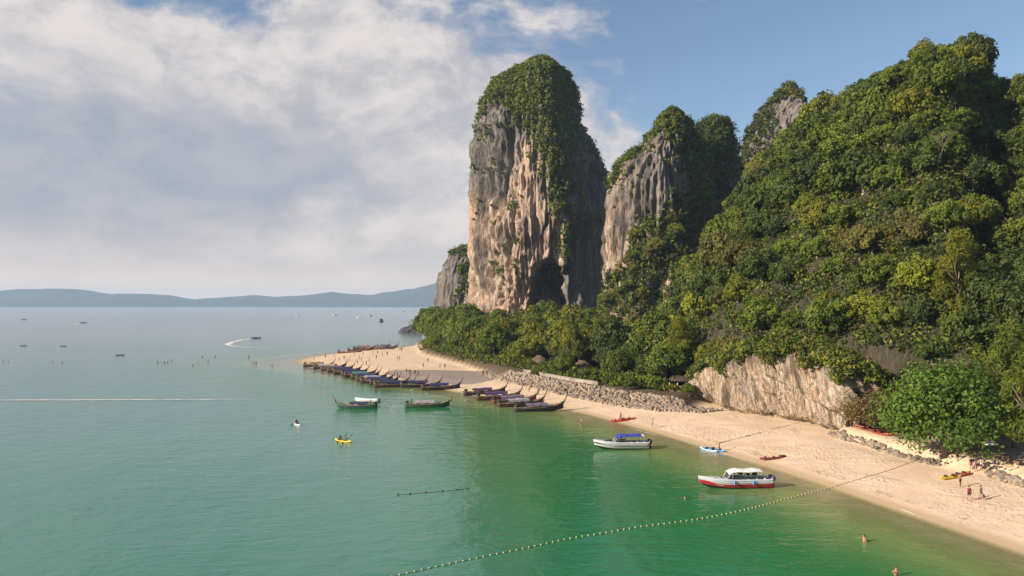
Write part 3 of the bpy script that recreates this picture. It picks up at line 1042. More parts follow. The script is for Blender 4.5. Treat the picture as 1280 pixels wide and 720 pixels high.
summit_trees(tv[tn[:, 1] < 0.4], tpx[tn[:, 1] < 0.4], tpy[tn[:, 1] < 0.4], 20, 3, 'tree growing on the domed top of the tall tower', 'trees on the tower top', 0.25, 0.5, 900)
summit_trees(mv[mn[:, 1] < 0.4], mpx[mn[:, 1] < 0.4], mpy[mn[:, 1] < 0.4], 16, 4, 'tree growing on the rim of the fluted cliff', 'trees on the fluted cliff', 0.45, 0.9, 260)
lr_ = random.Random(15)
Il = pick(sstep(-6, 20, mpy - ybot_m) * 0.02 * (mn[:, 1] < 0.1) * (mpx < 905) * (mpy < 372), 75, np.random.default_rng(6))
for i_ in Il:
    tone = lr_.choice(['dark', 'mid', 'mid', 'yellow', 'olive'])
    cm, tm = lr_.choice(JUNGLE[tone])
    p_ = mv[i_] + mn[i_] * 0.8
    tree('ledge_tree', {'dark': 'dark green', 'mid': 'mid green', 'yellow': 'yellow-green', 'olive': 'olive brown'}[tone] + ' tree growing on the lower ledges of the fluted cliff', 'trees on the ledges of the fluted cliff ' + tone,
         (float(p_[0]), float(p_[1]), float(p_[2]) - 3.0), cm, tm, lr_.uniform(.5, .95), lr_.uniform(0, 6), lr_.uniform(.8, 1.1))
summit_trees(nv[nn2[:, 1] < 0.4], npx[nn2[:, 1] < 0.4], npy[nn2[:, 1] < 0.4], 10, 5, 'tree growing on top of the dark tree-clad stack', 'trees on the dark stack', 0.5, 0.9, 160)
summit_trees(pv[pn[:, 1] < 0.4], ppx[pn[:, 1] < 0.4], ppy[pn[:, 1] < 0.4], 12, 6, 'tree growing on the skyline of the pointed peak', 'trees on the pointed peak', 0.4, 0.75, 120)

# ------------------------------------------------------------------ forest on the flat behind the beach
FRONT = [(-43, 394), (-38, 362), (-30, 333), (-14, 284), (-4, 262), (6, 236), (13, 217), (21, 200), (30, 186), (38, 178)]
FPOLY = FRONT + [(46, 182), (47, 210), (51, 245), (58, 292), (76, 340), (92, 372), (60, 396), (42, 402), (10, 402), (-22, 412), (-26, 436), (-36, 458), (-44, 430)]
frng = random.Random(3)
mid_c = (float((mv[:, 0].min() + nv[:, 0].max()) / 2), 340.0)


FC = np.c_[RNG.uniform(-58, 95, 9000), RNG.uniform(176, 472, 9000)]
FC = FC[inside(FC[:, 0], FC[:, 1], FPOLY) & (((FC[:, 0] - mid_c[0]) / 31.0) ** 2 + ((FC[:, 1] - 340) / 26.0) ** 2 > 1) & (((FC[:, 0] - 14) / 40.0) ** 2 + ((FC[:, 1] - 452) / 44.0) ** 2 > 1)]
HUTS = [((hx0, hy0, float(ground_z(hx0, hy0))), 'h') for hx0, hy0 in ((8.2, 242.0), (19.4, 221.0), (38.8, 182.0))]
spots = scatter(270, FC, 4.9)
FL = {'dark': 'dark green broad-crowned tree in the forest behind the beach', 'mid': 'mid green broad-crowned tree in the forest behind the beach',
      'yellow': 'yellowish green broad-crowned tree in the forest behind the beach', 'olive': 'olive brown broad-crowned tree in the forest behind the beach'}
for (x, y) in spots:
    if any(math.hypot(x - h[0][0], (y - h[0][1])) < 5.0 or (abs(x - h[0][0] * y / h[0][1]) < 1.6 and h[0][1] - 14 < y < h[0][1]) for h in HUTS):
        continue
    dfr = float(seg_dist(np.array([x]), np.array([y]), FRONT, False)[0])
    z = float(ground_z(x, y))
    tone = frng.choices(['dark', 'mid', 'yellow', 'olive'], [.16, .38, .34, .12])[0]
    cm, tm = frng.choice(FOREST[tone])
    sc = frng.choice([frng.uniform(0.8, 1.1), frng.uniform(1.1, 1.6)]) * (0.78 if dfr < 4 else 1.0)
    far = 1.0 + 0.22 * float(sstep(300, 400, y))
    where = 'at the foot of the tall rock tower' if y > 355 else ('in the forest edge beside the spit' if (x < -8 and dfr < 14) else ('in the first row behind the boulder bank' if dfr < 9 else ('in the middle of the beach forest' if y < 290 else 'below the fluted cliff in the beach forest')))
    word = {'dark': 'dark green', 'mid': 'mid green', 'yellow': 'yellowish green', 'olive': 'olive brown'}[tone]
    size_ = 'large' if sc * far > 1.3 else ('small' if sc * far < 0.95 else 'medium')
    tree('beach_tree', '%s %s broad-crowned tree %s' % (size_, word, where), 'trees of the forest behind the beach: ' + tone, (x, y, z), cm, tm, sc * far, frng.uniform(0, 6.28), frng.uniform(0.9, 1.15))
for i, (px, py, Yd, k, v, lab) in enumerate([(716, 470, 224, 1.0, 1, 'feathery green casuarina tree rising above the thatched beach huts'),
                                            (848, 484, 192, 1.12, 0, 'feathery bright green casuarina tree behind the small open pavilion'),
                                            (818, 470, 218, 1.05, 1, 'dark green casuarina tree standing in the middle of the beach forest')]):
    x = (px - CX) / F * Yd
    tree('casuarina_tree', lab, None, (x, Yd, float(ground_z(x, Yd))), CASU[v][0], CASU[v][1], k, i * 1.3, 1.0)

# undergrowth along the front of the forest and at the foot of the cliffs: one uncountable cover
pts = []
for i in range(len(FRONT) - 1):
    a, b = np.array(FRONT[i]), np.array(FRONT[i + 1])
    n = int(np.linalg.norm(b - a) * 8.0)
    tt_ = rg.uniform(0, 1, (n, 1))
    dlt = rg.normal(1.6, 1.6, (n, 1))
    nrm_ = np.array([(b - a)[1], -(b - a)[0]]) / np.linalg.norm(b - a)
    if nrm_[0] < 0:
        nrm_ = -nrm_
    pts.append(a + (b - a) * tt_ + nrm_ * dlt)
P2 = np.concatenate(pts)
keep = np.ones(len(P2), bool)
for h, _ in HUTS:
    keep &= ~((np.abs(P2[:, 0] - h[0]) < 1.7) & (P2[:, 1] > h[1] - 9) & (P2[:, 1] < h[1] + 3))
P2 = P2[keep]
Pz = ground_z(P2[:, 0], P2[:, 1])
P3 = np.c_[P2, Pz + rg.uniform(0.1, 2.6, len(P2))]
for k, o in enumerate(clumps('undergrowth', P3, np.tile([0, 0, 1.0], (len(P3), 1)), None, [('leaf_dark', .35), ('leaf_mid', .4), ('leaf_yellow', .25)], 27, 0.95, 24, 0.28, 0.16)):
    stuff(o, ['dark', 'mid green', 'yellowish'][k] + ' shrubby undergrowth along the edge of the beach forest', 'undergrowth')

# ------------------------------------------------------------------ trees on the hill
hrng = random.Random(9)


HC = np.c_[RNG.uniform(44, 190, 16000), RNG.uniform(100, 290, 16000)]
px_ = CX + HC[:, 0] / HC[:, 1] * F
HC = HC[(sdist(HC[:, 0], HC[:, 1], HILL) > 1.0) & (px_ < 1310) & (px_ > 850)]
zc_ = hill_z(HC[:, 0], HC[:, 1])
seen = np.ones(len(HC), bool)
for k in (0.95, 0.9, 0.84, 0.78, 0.72):              # drop what the crest hides
    qx, qy = HC[:, 0] * k, HC[:, 1] * k
    seen &= ~((sdist(qx, qy, HILL) > 0) & (hill_z(qx, qy) > CAMH + (zc_ + 5 - CAMH) * k + 4))
HC = HC[seen]
hs = scatter(300, HC, 4.8)
HL = {'dark': 'dark green jungle tree clinging to the steep wooded hill', 'mid': 'mid green jungle tree clinging to the steep wooded hill',
      'yellow': 'yellow-green jungle tree clinging to the steep wooded hill', 'olive': 'olive brown jungle tree clinging to the steep wooded hill'}
for (x, y) in hs:
    z = float(hill_z(x, y))
    shade_toned = x / y > 0.565  # right flank: the slope's shade is painted in with mostly dark leaf tones
    tn_ = hrng.choices(['dark', 'mid', 'yellow', 'olive'], [.78, .18, .01, .03] if shade_toned else [.36, .40, .15, .09])[0]
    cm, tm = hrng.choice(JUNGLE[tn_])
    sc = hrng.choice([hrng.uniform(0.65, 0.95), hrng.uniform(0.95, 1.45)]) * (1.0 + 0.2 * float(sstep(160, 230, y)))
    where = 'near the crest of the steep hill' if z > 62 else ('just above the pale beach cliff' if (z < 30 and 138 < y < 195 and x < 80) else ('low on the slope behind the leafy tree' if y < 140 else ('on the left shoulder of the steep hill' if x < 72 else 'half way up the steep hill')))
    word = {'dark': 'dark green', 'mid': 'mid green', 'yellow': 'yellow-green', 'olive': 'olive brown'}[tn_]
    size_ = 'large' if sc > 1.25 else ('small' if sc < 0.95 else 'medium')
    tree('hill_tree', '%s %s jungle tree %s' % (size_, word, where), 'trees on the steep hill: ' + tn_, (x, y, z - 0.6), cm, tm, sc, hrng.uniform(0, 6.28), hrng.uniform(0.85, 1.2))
# shrubs between them: small scrub over all the slope, taller thickets over most of it
for (cnt, thr, size, nl_, ln_, wd_, up_, sd_k, nm, wd2) in ((9000, -0.9, 1.4, 18, 0.34, 0.21, 0.5, 71, 'hill_scrub', 'low scrub covering the steep hill between its trees'),
                                                 (2700, -0.95, 2.4, 92, 0.28, 0.17, 0.5, 72, 'hill_thicket', 'dense leafy thickets on the steep hill between its trees')):
    n = 60000
    sx_, sy_ = rg.uniform(42, 190, n), rg.uniform(98, 300, n)
    pxs = CX + sx_ / sy_ * F
    ok = (sdist(sx_, sy_, HILL) > 0.3) & (pxs < 1310) & (fbm(sx_ / 11, sy_ / 11, 0, 2, sd_k) > thr)
    sx_, sy_ = sx_[ok][:cnt], sy_[ok][:cnt]
    P3 = np.c_[sx_, sy_, hill_z(sx_, sy_)]
    for k, o in enumerate(clumps(nm, P3, np.tile([-0.3, -0.3, 0.7], (len(P3), 1)), None, [('leaf_dark', .44), ('leaf_mid', .30), ('leaf_yellow', .11), ('leaf_olive', .15)], 28 + sd_k, size, nl_, ln_, wd_, up_)):
        stuff(o, ['dark green ', 'mid green ', 'yellow-green ', 'olive '][k] + wd2, 'scrub')


# bare trees
def bare_mesh(name, seed, h, mat, droop=0.0, dry=None):
    rng = random.Random(seed)
    mb = MB()
    tips = []

    def grow(p, d, L, r, lev):
        q = p
        pts = [p]
        for i in range(3):
            d = (d + Vector((rng.uniform(-.25, .25), rng.uniform(-.25, .25), rng.uniform(-.1, .15) - droop * lev * 0.12))).normalized()
            q = q + d * L / 3
            pts.append(q)
        mb.tube(pts, [r, r * .85, r * .7, r * .5], 5 if lev < 2 else 4)
        tips.append(q)
        if lev < 4:
            for k in range(3 if lev < 3 else 2):
                a = rng.uniform(0, 6.28)
                nd = (d + Vector((math.cos(a), math.sin(a), rng.uniform(-.2, .5))) * 0.75).normalized()
                grow(pts[rng.choice([2, 3])], nd, L * rng.uniform(.55, .8), r * .52, lev + 1)
    grow(Vector((0, 0, -0.5)), Vector((0.05, 0, 1)), h * 0.36, h * 0.02, 0)
    return mb.mesh(name, mat, True), tips


def bare_tree(name, label, seed, h, loc, mat, dryn=0, lean=(0, 0), droop=0.0, mk='leaf_dry', ln=0.28):
    me, tips = bare_mesh('branches', seed, h, mat, droop)
    t = thing(name, label, 'tree', loc)
    t.rotation_euler = (lean[0], lean[1], 0)
    link('branches', me, t)
    if dryn:
        rng = np.random.default_rng(seed)
        T = np.array([tuple(q) for q in tips])
        I = rng.integers(0, len(T), dryn)
        P = T[I] + rng.normal(0, 0.055 * h, (dryn, 3))
        V, Q = leaves(P, rdir(dryn, rng), ln, ln * 0.55, rng)
        link('foliage', mesh_np('foliage', V, [Q], [M[mk]], {'tint': np.repeat(rng.uniform(0, 1, dryn), 4)}), t)
    return t


def on_hill(px, Yd, dz=0):
    x = (px - CX) / F * Yd
    return (x, Yd, float(hill_z(x, Yd)) + dz)


# round bushes along the top of the boulder bank
for k, (px, py, sc_, tn_) in enumerate([(781, 487, .34, 'mid'), (858, 496, .40, 'mid'), (838, 490, .28, 'yellow'), (736, 478, .26, 'yellow'), (664, 470, .24, 'yellow'), (806, 487, .26, 'dark'), (720, 473, .22, 'mid'), (760, 481, .24, 'dark')]):
    g = gp(px, py)
    o = thing('shrub', ['round bright bush spilling over the boulder bank', 'large round bush beside the small open pavilion', 'yellowish bush left of the small open pavilion', 'yellowish bush at the end of the retaining wall',
                        'small yellowish bush where the boulder bank begins', 'dark bush near the middle of the boulder bank top', 'small green bush in front of the hut with white posts', 'small dark bush above the boulder bank'][k], 'bush', (g[0] + .8, g[1] + .8, g[2] - .2), k * 1.1)
    c_ = link('foliage', FOREST[tn_][k % 2][0], o)
    c_.scale = (sc_, sc_, sc_ * .8)
    st_ = link('stem', FOREST[tn_][k % 2][1], o)
    st_.scale = (sc_, sc_, sc_ * .8)

Yq = np.linspace(110, 215, 400)
Zq = hill_z((1172 - CX) / F * Yq, Yq)
Yb = float(Yq[np.abs(HY - (Zq - CAMH) / Yq * F - 225).argmin()])
bare_tree('bare_tree', 'leafless brown tree spreading bare branches high on the steep hill', 4, 11, on_hill(1172, Yb, 0), M['bark'])
bare_tree('bare_tree', 'thin leafless tree leaning out at the far right of the hill crest', 6, 8, on_hill(1258, 226, 2), M['bark'], 120, (0, 0.5), 0, 'leaf_dark', 0.3)
for k, (px, py, Yd, h, z) in enumerate([(1088, 0, 130, 10.5, 2.2), (1128, 0, 127, 12.5, 2.5), (1165, 0, 124, 12.5, 2.6)]):
    x = (px - CX) / F * Yd
    bare_tree('dry_tree', ['dry brown tree with sparse leaves at the right end of the beach cliff', 'dry brown tree with drooping twigs between cliff and large green tree',
                           'dry brown tree half hidden behind the large leafy green tree'][k], 31 + k, h, (x, Yd, float(ground_z(x, Yd)) - 0.1), M['bark_pale'], 5200, (0, -0.12), 0.9, ['leaf_dry', 'leaf_dry', 'leaf_olive'][k], 0.2)

# the large leafy tree over the sand and its dark neighbours
t = thing('almond_tree', 'large leafy bright green tree spreading low over the sand', 'tree', (58.8, 109.0, float(ground_z(58.8, 109.0))))
link('trunk', trunk_mesh('trunk', 77, 17, 11, 2.0, M['bark'], 0.42, 9), t)
_c = link('crown', crown_mesh('crown', 78, 16.8, 17.0, -2.9, 38, 20000, 0.27, 0.165, M['leaf_fresh']), t)
_c.rotation_euler = (0, -0.20, 0)
_c.location = (1.0, 0, 0.4)
_c.scale = (.94, .94, .94)
for k, (px, Yd, w, v, s_, lab, kind) in enumerate([
        (1292, 101, 0, 1, 1.15, 'dark feathery casuarina tree beside the large leafy green tree', 'c'),
        (1268, 112, 0, 1, 1.25, 'tall dark casuarina tree behind the large leafy green tree', 'c'),
        (1200, 134, 0, 0, 1.2, 'bright yellow-green feathery tree on the slope above the leafy tree', 'c')]):
    x = (px - CX) / F * Yd
    z = float(max(ground_z(x, Yd), hill_z(x, Yd) if float(sdist(np.array([x]), np.array([Yd]), HILL)[0]) > 0 else 0))
    tree('casuarina_tree', lab, None, (x, Yd, z - 0.3), CASU[v][0], CASU[v][1], s_, k * 2.1)
for k, (px, Yd, s_) in enumerate([(1225, 120, 1.1), (1250, 128, 1.2), (1290, 122, 1.15), (1180, 122, 1.0), (1215, 112, .85)]):
    x = (px - CX) / F * Yd
    z = float(max(ground_z(x, Yd), hill_z(x, Yd) if float(sdist(np.array([x]), np.array([Yd]), HILL)[0]) > 0 else 0))
    cm, tm = FOREST['dark'][k % 2]
    tree('shade_tree', 'dark green tree crowded behind the large leafy green tree', 'dark trees behind the large leafy tree', (x, Yd, z - 0.2), cm, tm, s_, k * 1.7)

# ------------------------------------------------------------------ boulders
def boulder_mesh(seed):
    bm = bmesh.new()
    bmesh.ops.create_icosphere(bm, subdivisions=2, radius=0.5)
    rng = random.Random(seed)
    o = Vector((rng.uniform(0, 50), rng.uniform(0, 50), 0))
    st = (rng.uniform(.8, 1.25), rng.uniform(.7, 1.1), rng.uniform(.6, .9))
    for v in bm.verts:
        n = v.co.normalized()
        k = 0.5 * (1 + 0.55 * mnoise.noise(n * 1.3 + o) + 0.2 * mnoise.noise(n * 3 + o))
        k = min(k, 0.56)
        v.co = Vector((n.x * st[0], n.y * st[1], n.z * st[2])) * k * 1.15
    # cut a few flat faces
    for _ in range(4):
        n = Vector((rng.uniform(-1, 1), rng.uniform(-1, 1), rng.uniform(-.4, 1))).normalized()
        bmesh.ops.bisect_plane(bm, geom=bm.verts[:] + bm.edges[:] + bm.faces[:], plane_co=n * rng.uniform(.27, .38), plane_no=n, clear_outer=True)
        ed = [e for e in bm.edges if e.is_boundary]
        if ed:
            bmesh.ops.holes_fill(bm, edges=ed)
    me = bpy.data.meshes.new('boulder')
    bm.to_mesh(me)
    bm.free()
    me.materials.append(M['boulder%d' % (seed % 3)])
    return me


M['boulder0'] = plain('boulder_grey', (0.205, 0.170, 0.140), 0.9, 0.4, 1.2, bump=0.6, bscale=5)
M['boulder1'] = plain('boulder_tan', (0.265, 0.210, 0.160), 0.9, 0.4, 1.2, bump=0.6, bscale=5)
M['boulder2'] = plain('boulder_dark', (0.155, 0.12, 0.095), 0.9, 0.35, 1.2, bump=0.6, bscale=5)
BOULD = [boulder_mesh(s) for s in range(9)]


def boulders(name, label, cells, base):
    root = thing(name, label, 'rock wall', base)
    brng = random.Random(len(cells))
    cells.sort(key=lambda c: c[1] / c[3])
    for i, (x, y, z, s) in enumerate(cells[:300]):
        o = link('boulder', BOULD[brng.randrange(9)], root, (x - base[0], y - base[1], z - base[2]))
        o.rotation_euler = (brng.uniform(-.5, .5), brng.uniform(-.5, .5), brng.uniform(0, 6.28))
        o.scale = (s, s, s * brng.uniform(.8, 1.1))
    rest = cells[300:]
    if rest:
        vs, fs, n0 = [], {3: [], 4: []}, 0
        mb = MB()
        for (x, y, z, s) in rest:
            me = BOULD[brng.randrange(9)]
            rot = Matrix.Rotation(brng.uniform(0, 6.28), 3, 'Z')
            idx0 = mb.n
            Vb = np.array([tuple(rot @ v.co * s) for v in me.vertices]) + np.array((x - base[0], y - base[1], z - base[2]))
            T = []
            for p_ in me.polygons:
                vi = list(p_.vertices)
                T += [(vi[0], vi[a], vi[a + 1]) for a in range(1, len(vi) - 1)]
            mb.add(Vb, (), T)
        o = link('boulder_heap', mb.mesh('boulder_heap', M['boulder1']), root)
        o['kind'] = 'stuff'
    return root


brn = random.Random(12)
cells = []
low_line = np.array([(-8, 243), (0, 221), (11.7, 195.5), (21.3, 178), (29.8, 165.6), (38, 160.5)])
ls = np.r_[0, np.cumsum(np.hypot(*np.diff(low_line, axis=0).T))]
u = 0.0
for row in range(9):
    u = brn.uniform(0, .8)
    while u < ls[-1]:
        bx_ = float(np.interp(u, ls, low_line[:, 0]))
        by_ = float(np.interp(u, ls, low_line[:, 1]))
        off = row * 0.66 + brn.uniform(-.3, .3)
        x, y = bx_ + off * 0.85 + brn.uniform(-.2, .2), by_ + off * 0.52 + brn.uniform(-.2, .2)
        if u < 8 and row > 1 + u / 2:
            u += 1
            continue
        s = brn.choice([brn.uniform(0.55, 0.9), brn.uniform(0.8, 1.3)])
        cells.append((x, y, float(ground_z(x, y)) + 0.16 * s, s))
        u += s * 0.78
boulders('rock_revetment', 'long sloping bank of grey boulders protecting the terrace with huts', cells, (12.0, 195.0, 1.0))
cells = []
for (pts_, nrow) in (([(1036, 543), (1060, 551), (1090, 560), (1120, 570), (1152, 578), (1172, 583)], 2),):
    for row in range(nrow):
        for i in range(len(pts_) - 1):
            n = 10
            for k in range(n):
                tt_ = (k + brn.uniform(-.3, .3)) / n
                a, b = pts_[i], pts_[i + 1]
                g = gp(a[0] + (b[0] - a[0]) * tt_, a[1] + (b[1] - a[1]) * tt_)
                s = brn.uniform(.55, 1.15)
                x, y = g[0] + row * 0.7 + brn.uniform(-.2, .2), g[1] + row * 0.5 + brn.uniform(-.3, .3)
                cells.append((x, y, float(ground_z(x, y)) + 0.12 * s, s))
boulders('boulder_row', 'low row of tan boulders edging the sand below the large leafy tree', cells, (55.0, 120.0, 1.0))
cells = []
for row in range(2):
    for k in range(13):
        px, py = 1238 + k * 4.2 + brn.uniform(-1, 1), 596 + k * 1.3 - row * 3
        g = gp(px, py)
        s = brn.uniform(.8, 1.5)
        cells.append((g[0], g[1], g[2] + 0.15 * s, s))
boulders('boulder_cluster', 'short cluster of large tan boulders beside the group of people', cells, (60.0, 97.0, 1.0))

# retaining wall of the terrace and the concrete ramp beside the cliff
M['concrete'] = plain('concrete', (0.27, 0.24, 0.205), 0.9, 0.25, 0.8, bump=0.3, bscale=6)
mb = MB()
wl = [(3.5, 232), (9, 219.5), (15.5, 205.5), (21, 196)]
for a, b in zip(wl[:-1], wl[1:]):
    za = float(min(ground_z(*a), ground_z(*b)))
    c = ((a[0] + b[0]) / 2, (a[1] + b[1]) / 2, za + 0.25)
    L = math.hypot(b[0] - a[0], b[1] - a[1])
    from mathutils import Euler
    mb.box(c, (L + 0.15, 0.35, 1.3), Euler((0, 0, math.atan2(b[1] - a[1], b[0] - a[0]))))
    mb.box((c[0], c[1], c[2] + 0.7), (L + 0.3, 0.5, 0.12), Euler((0, 0, math.atan2(b[1] - a[1], b[0] - a[0]))))
tag(link('retaining_wall', mb.mesh('retaining_wall', M['concrete'])), 'low pale concrete wall along the top of the boulder bank', 'wall')

# ------------------------------------------------------------------ huts
M['thatch'] = plain('thatch', (0.125, 0.085, 0.058), 0.95, 0.4, 3.0, bump=0.8, bscale=14)
M['timber'] = plain('timber', (0.19, 0.115, 0.07), 0.8, 0.3, 3.0, bump=0.3)
M['white_post'] = plain('white_paint', (0.70, 0.67, 0.62), 0.6, 0.12, 2.0)
M['dark_in'] = plain('dark_timber', (0.05, 0.035, 0.028), 0.9, 0.3, 2.0)
M['red_cloth'] = plain('red_cloth', (0.42, 0.055, 0.035), 0.85, 0.25, 3.0)


def hut(label, loc, rotz, w, d, h, roofm, postm, pitch=0.42, wall=True):
    t = thing('beach_hut', label, 'hut', loc, rotz)
    link('floor', MB().box((0, 0, 0.15), (w, d, 0.5)).mesh('floor', M['timber']), t)
    for sx in (-1, -0.33, 0.33, 1):
        link('post', MB().box((sx * (w / 2 - .12), -d / 2 + .12, 0.4 + h / 2), (0.17, 0.17, h)).mesh('post', postm), t)
    for sx in (-1, 1):
        link('post', MB().box((sx * (w / 2 - .12), d / 2 - .12, 0.4 + h / 2), (0.17, 0.17, h)).mesh('post', postm), t)
    if wall:
        link('back_wall', MB().box((0, d / 2 - .3, 0.4 + h / 2), (w - .5, .1, h)).mesh('back_wall', M['dark_in']), t)
    link('railing', MB().box((0, -d / 2 + .12, 1.25), (w - .3, .07, .09)).box((0, -d / 2 + .12, .85), (w - .3, .05, .06)).mesh('railing', postm), t)
    z0, o_ = 0.4 + h, 0.55
    a, b = w / 2 + o_, d / 2 + o_
    rz = z0 + (b) * pitch * 1.6
    r_ = a * 0.45
    V = [(-a, -b, z0 - .1), (a, -b, z0 - .1), (a, b, z0 - .1), (-a, b, z0 - .1), (-r_, 0, rz), (r_, 0, rz),
         (-a, -b, z0 - .3), (a, -b, z0 - .3), (a, b, z0 - .3), (-a, b, z0 - .3)]
    Q = [(0, 1, 5, 4), (2, 3, 4, 5), (0, 6, 7, 1), (1, 7, 8, 2), (2, 8, 9, 3), (3, 9, 6, 0), (6, 9, 8, 7)]
    Tt = [(1, 2, 5), (3, 0, 4)]
    rf = link('roof', MB().add(V, Q, Tt).mesh('roof', roofm), t)
    link('ridge_cap', MB().tube([(-r_ - .1, 0, rz + .02), (r_ + .1, 0, rz + .02)], 0.14, 6).mesh('ridge_cap', roofm), rf)
    return t


hut('brown thatched hut with dark interior behind the retaining wall', HUTS[0][0], R(-62), 5.0, 4.0, 2.0, M['thatch'], M['timber'])
hut('brown roofed hut with white posts and red seats on the terrace', HUTS[1][0], R(-58), 4.8, 3.8, 2.0, M['thatch'], M['white_post'])
hut('small open pavilion with pale posts beside the beach cliff', HUTS[2][0], R(-20), 5.6, 3.6, 2.3, M['dark_in'], M['white_post'], 0.18)
g = HUTS[1][0]
for k in range(3):
    t = thing('lounge_seat', 'red cushioned seat in front of the hut with white posts', 'seat', (g[0] - 2.6 - 0.5 * k, g[1] - 3.4 + 1.1 * k, float(ground_z(g[0] - 2.6 - 0.5 * k, g[1] - 3.4 + 1.1 * k))), R(30), 'red seats by the hut')
    link('cushion', MB().box((0, 0, .48), (1.5, .7, .16)).mesh('cushion', M['red_cloth']), t)
    link('backrest', MB().box((-.7, 0, .78), (.14, .7, .6)).mesh('backrest', M['red_cloth']), t)
    for sx in (-.6, .6):
        for sy in (-.28, .28):
            link('leg', MB().box((sx, sy, .18), (.08, .08, .46)).mesh('leg', M['timber']), t)
# white awning under the trees on the right
g = gp(1236, 572)
t = thing('white_awning', 'small white pitched awning on posts under the dark trees', 'awning', g, R(15))
a = 0.85
link('cloth', MB().add([(-a, -a, 1.75), (a, -a, 1.75), (a, a, 1.75), (-a, a, 1.75), (0.1, 0, 2.75)], (), [(0, 1, 4), (1, 2, 4), (2, 3, 4), (3, 0, 4)]).mesh('cloth', M['white_post']), t)
for sx in (-1, 1):
    for sy in (-1, 1):
        link('post', MB().box((sx * .8, sy * .8, .85), (.07, .07, 1.84)).mesh('post', M['timber']), t)
for k, (px, py) in enumerate([(1252, 576), (1262, 580), (1272, 584)]):
    g = gp(px, py)
    t = thing('wooden_table', 'low wooden table in the shade beside the white awning', 'table', g, R(20 * k), 'wooden tables in the shade')
    link('table_top', MB().box((0, 0, .74), (1.5, .8, .06)).mesh('table_top', M['timber']), t)
    for sx in (-.65, .65):
        for sy in (-.32, .32):
            link('leg', MB().box((sx, sy, .35), (.07, .07, .74)).mesh('leg', M['timber']), t)

# ------------------------------------------------------------------ longtail boats
M['hull_brown'] = plain('hull_brown', (0.105, 0.055, 0.045), 0.6, 0.35, 1.2)
M['hull_green'] = plain('hull_green', (0.055, 0.10, 0.065), 0.6, 0.3, 1.2)
M['hull_teal'] = plain('hull_teal', (0.045, 0.10, 0.095), 0.6, 0.3, 1.2)
M['hull_red'] = plain('hull_red_brown', (0.17, 0.06, 0.045), 0.6, 0.3, 1.2)
M['hull_dark'] = plain('hull_dark', (0.045, 0.035, 0.045), 0.6, 0.3, 1.2)
M['plank'] = plain('boat_planks', (0.25, 0.17, 0.10), 0.7, 0.35, 2.5)
for nm, c in {'blue': (0.028, 0.034, 0.115), 'purple': (0.075, 0.042, 0.12), 'navy': (0.03, 0.03, 0.085), 'grey': (0.30, 0.28, 0.31), 'lilac': (0.16, 0.125, 0.20),
              'green': (0.10, 0.27, 0.20), 'white': (0.68, 0.66, 0.64), 'red': (0.50, 0.06, 0.05), 'brown': (0.17, 0.10, 0.075)}.items():
    M['cv_' + nm] = plain('canvas_' + nm, c, 0.85, 0.22, 2.0)
M['engine'] = plain('engine_black', (0.03, 0.03, 0.033), 0.5, 0.3, 6.0)
M['steel'] = plain('steel', (0.30, 0.29, 0.28), 0.45, 0.2, 4.0, metal=0.6)
M['sash'] = plain('sash', (0.26, 0.07, 0.08), 0.8, 0.4, 6.0)

LH = 5.3


def hull_sections(shrink=0.0, floor=None):
    secs = []
    for i in range(23):
        u = -1 + 2 * i / 22
        x = u * LH
        b = 0.92 * (1 - abs(max(u, -0.55) if u < 0 else u) ** 2.4) if u > 0 else 0.92 * (1 - 0.36 * (-u) ** 2.2)
        b = max(b, 0.05)
        sheer = 0.72 + 0.95 * max(0, u) ** 3.2 + 0.30 * max(0, -u) ** 2.5
        keel = -0.28 + 0.75 * max(0, u - 0.35) ** 1.7 * 1.5 + 0.28 * max(0, -u - .5) * 1.2
        b2 = max(0.02, b - shrink)
        kz = keel + shrink
        if floor is not None:
            kz = max(kz, min(floor, sheer - 0.12))
        sec = []
        for k in range(9):
            w = k / 8 * 2 - 1
            yy = math.copysign(abs(w) ** 0.62, w) * b2 * (1.0 if abs(w) < 1 else 1.0)
            zz = kz + (sheer - kz) * abs(w) ** (2.1 if shrink == 0 else 2.6)
            sec.append((x, yy, zz))
        secs.append(sec)
    return secs


outer = hull_sections()
inner = hull_sections(0.07, 0.12)
mb = MB()
mb.loft(outer, cap=True)
HULL_OUT = mb.mesh('hull', None, True)
mb = MB()
mb.loft(inner, cap=False)
HULL_IN = mb.mesh('deck_planks', M['plank'])
mb = MB()
for s_ in (0, 8):
    pts_ = [(outer[i][s_][0], outer[i][s_][1] * 1.0, outer[i][s_][2] + 0.03) for i in range(23)]
    mb.tube(pts_, 0.075, 5)
GUN = mb.mesh('gunwale', M['plank'], True)
bt = outer[-1][0]
mb = MB()
stem = [(LH - 1.0, 0, 0.55), (LH - 0.3, 0, 1.05), (LH + 0.15, 0, 1.65), (LH + 0.62, 0, 2.45), (LH + 0.95, 0, 3.25)]
mb.tube(stem, [0.13, 0.15, 0.14, 0.12, 0.08], 6, 1.0)
STEM = mb.mesh('bow_post', None, True)
SASH = MB().tube([(LH + 0.45, 0, 2.15), (LH + 0.6, 0, 2.42)], [0.15, 0.14], 7).tube([(LH + 0.42, .1, 2.25), (LH + .36, .16, 1.75), (LH + .38, .2, 1.35)], [.08, .07, .04], 5).mesh('sash', M['sash'], True)


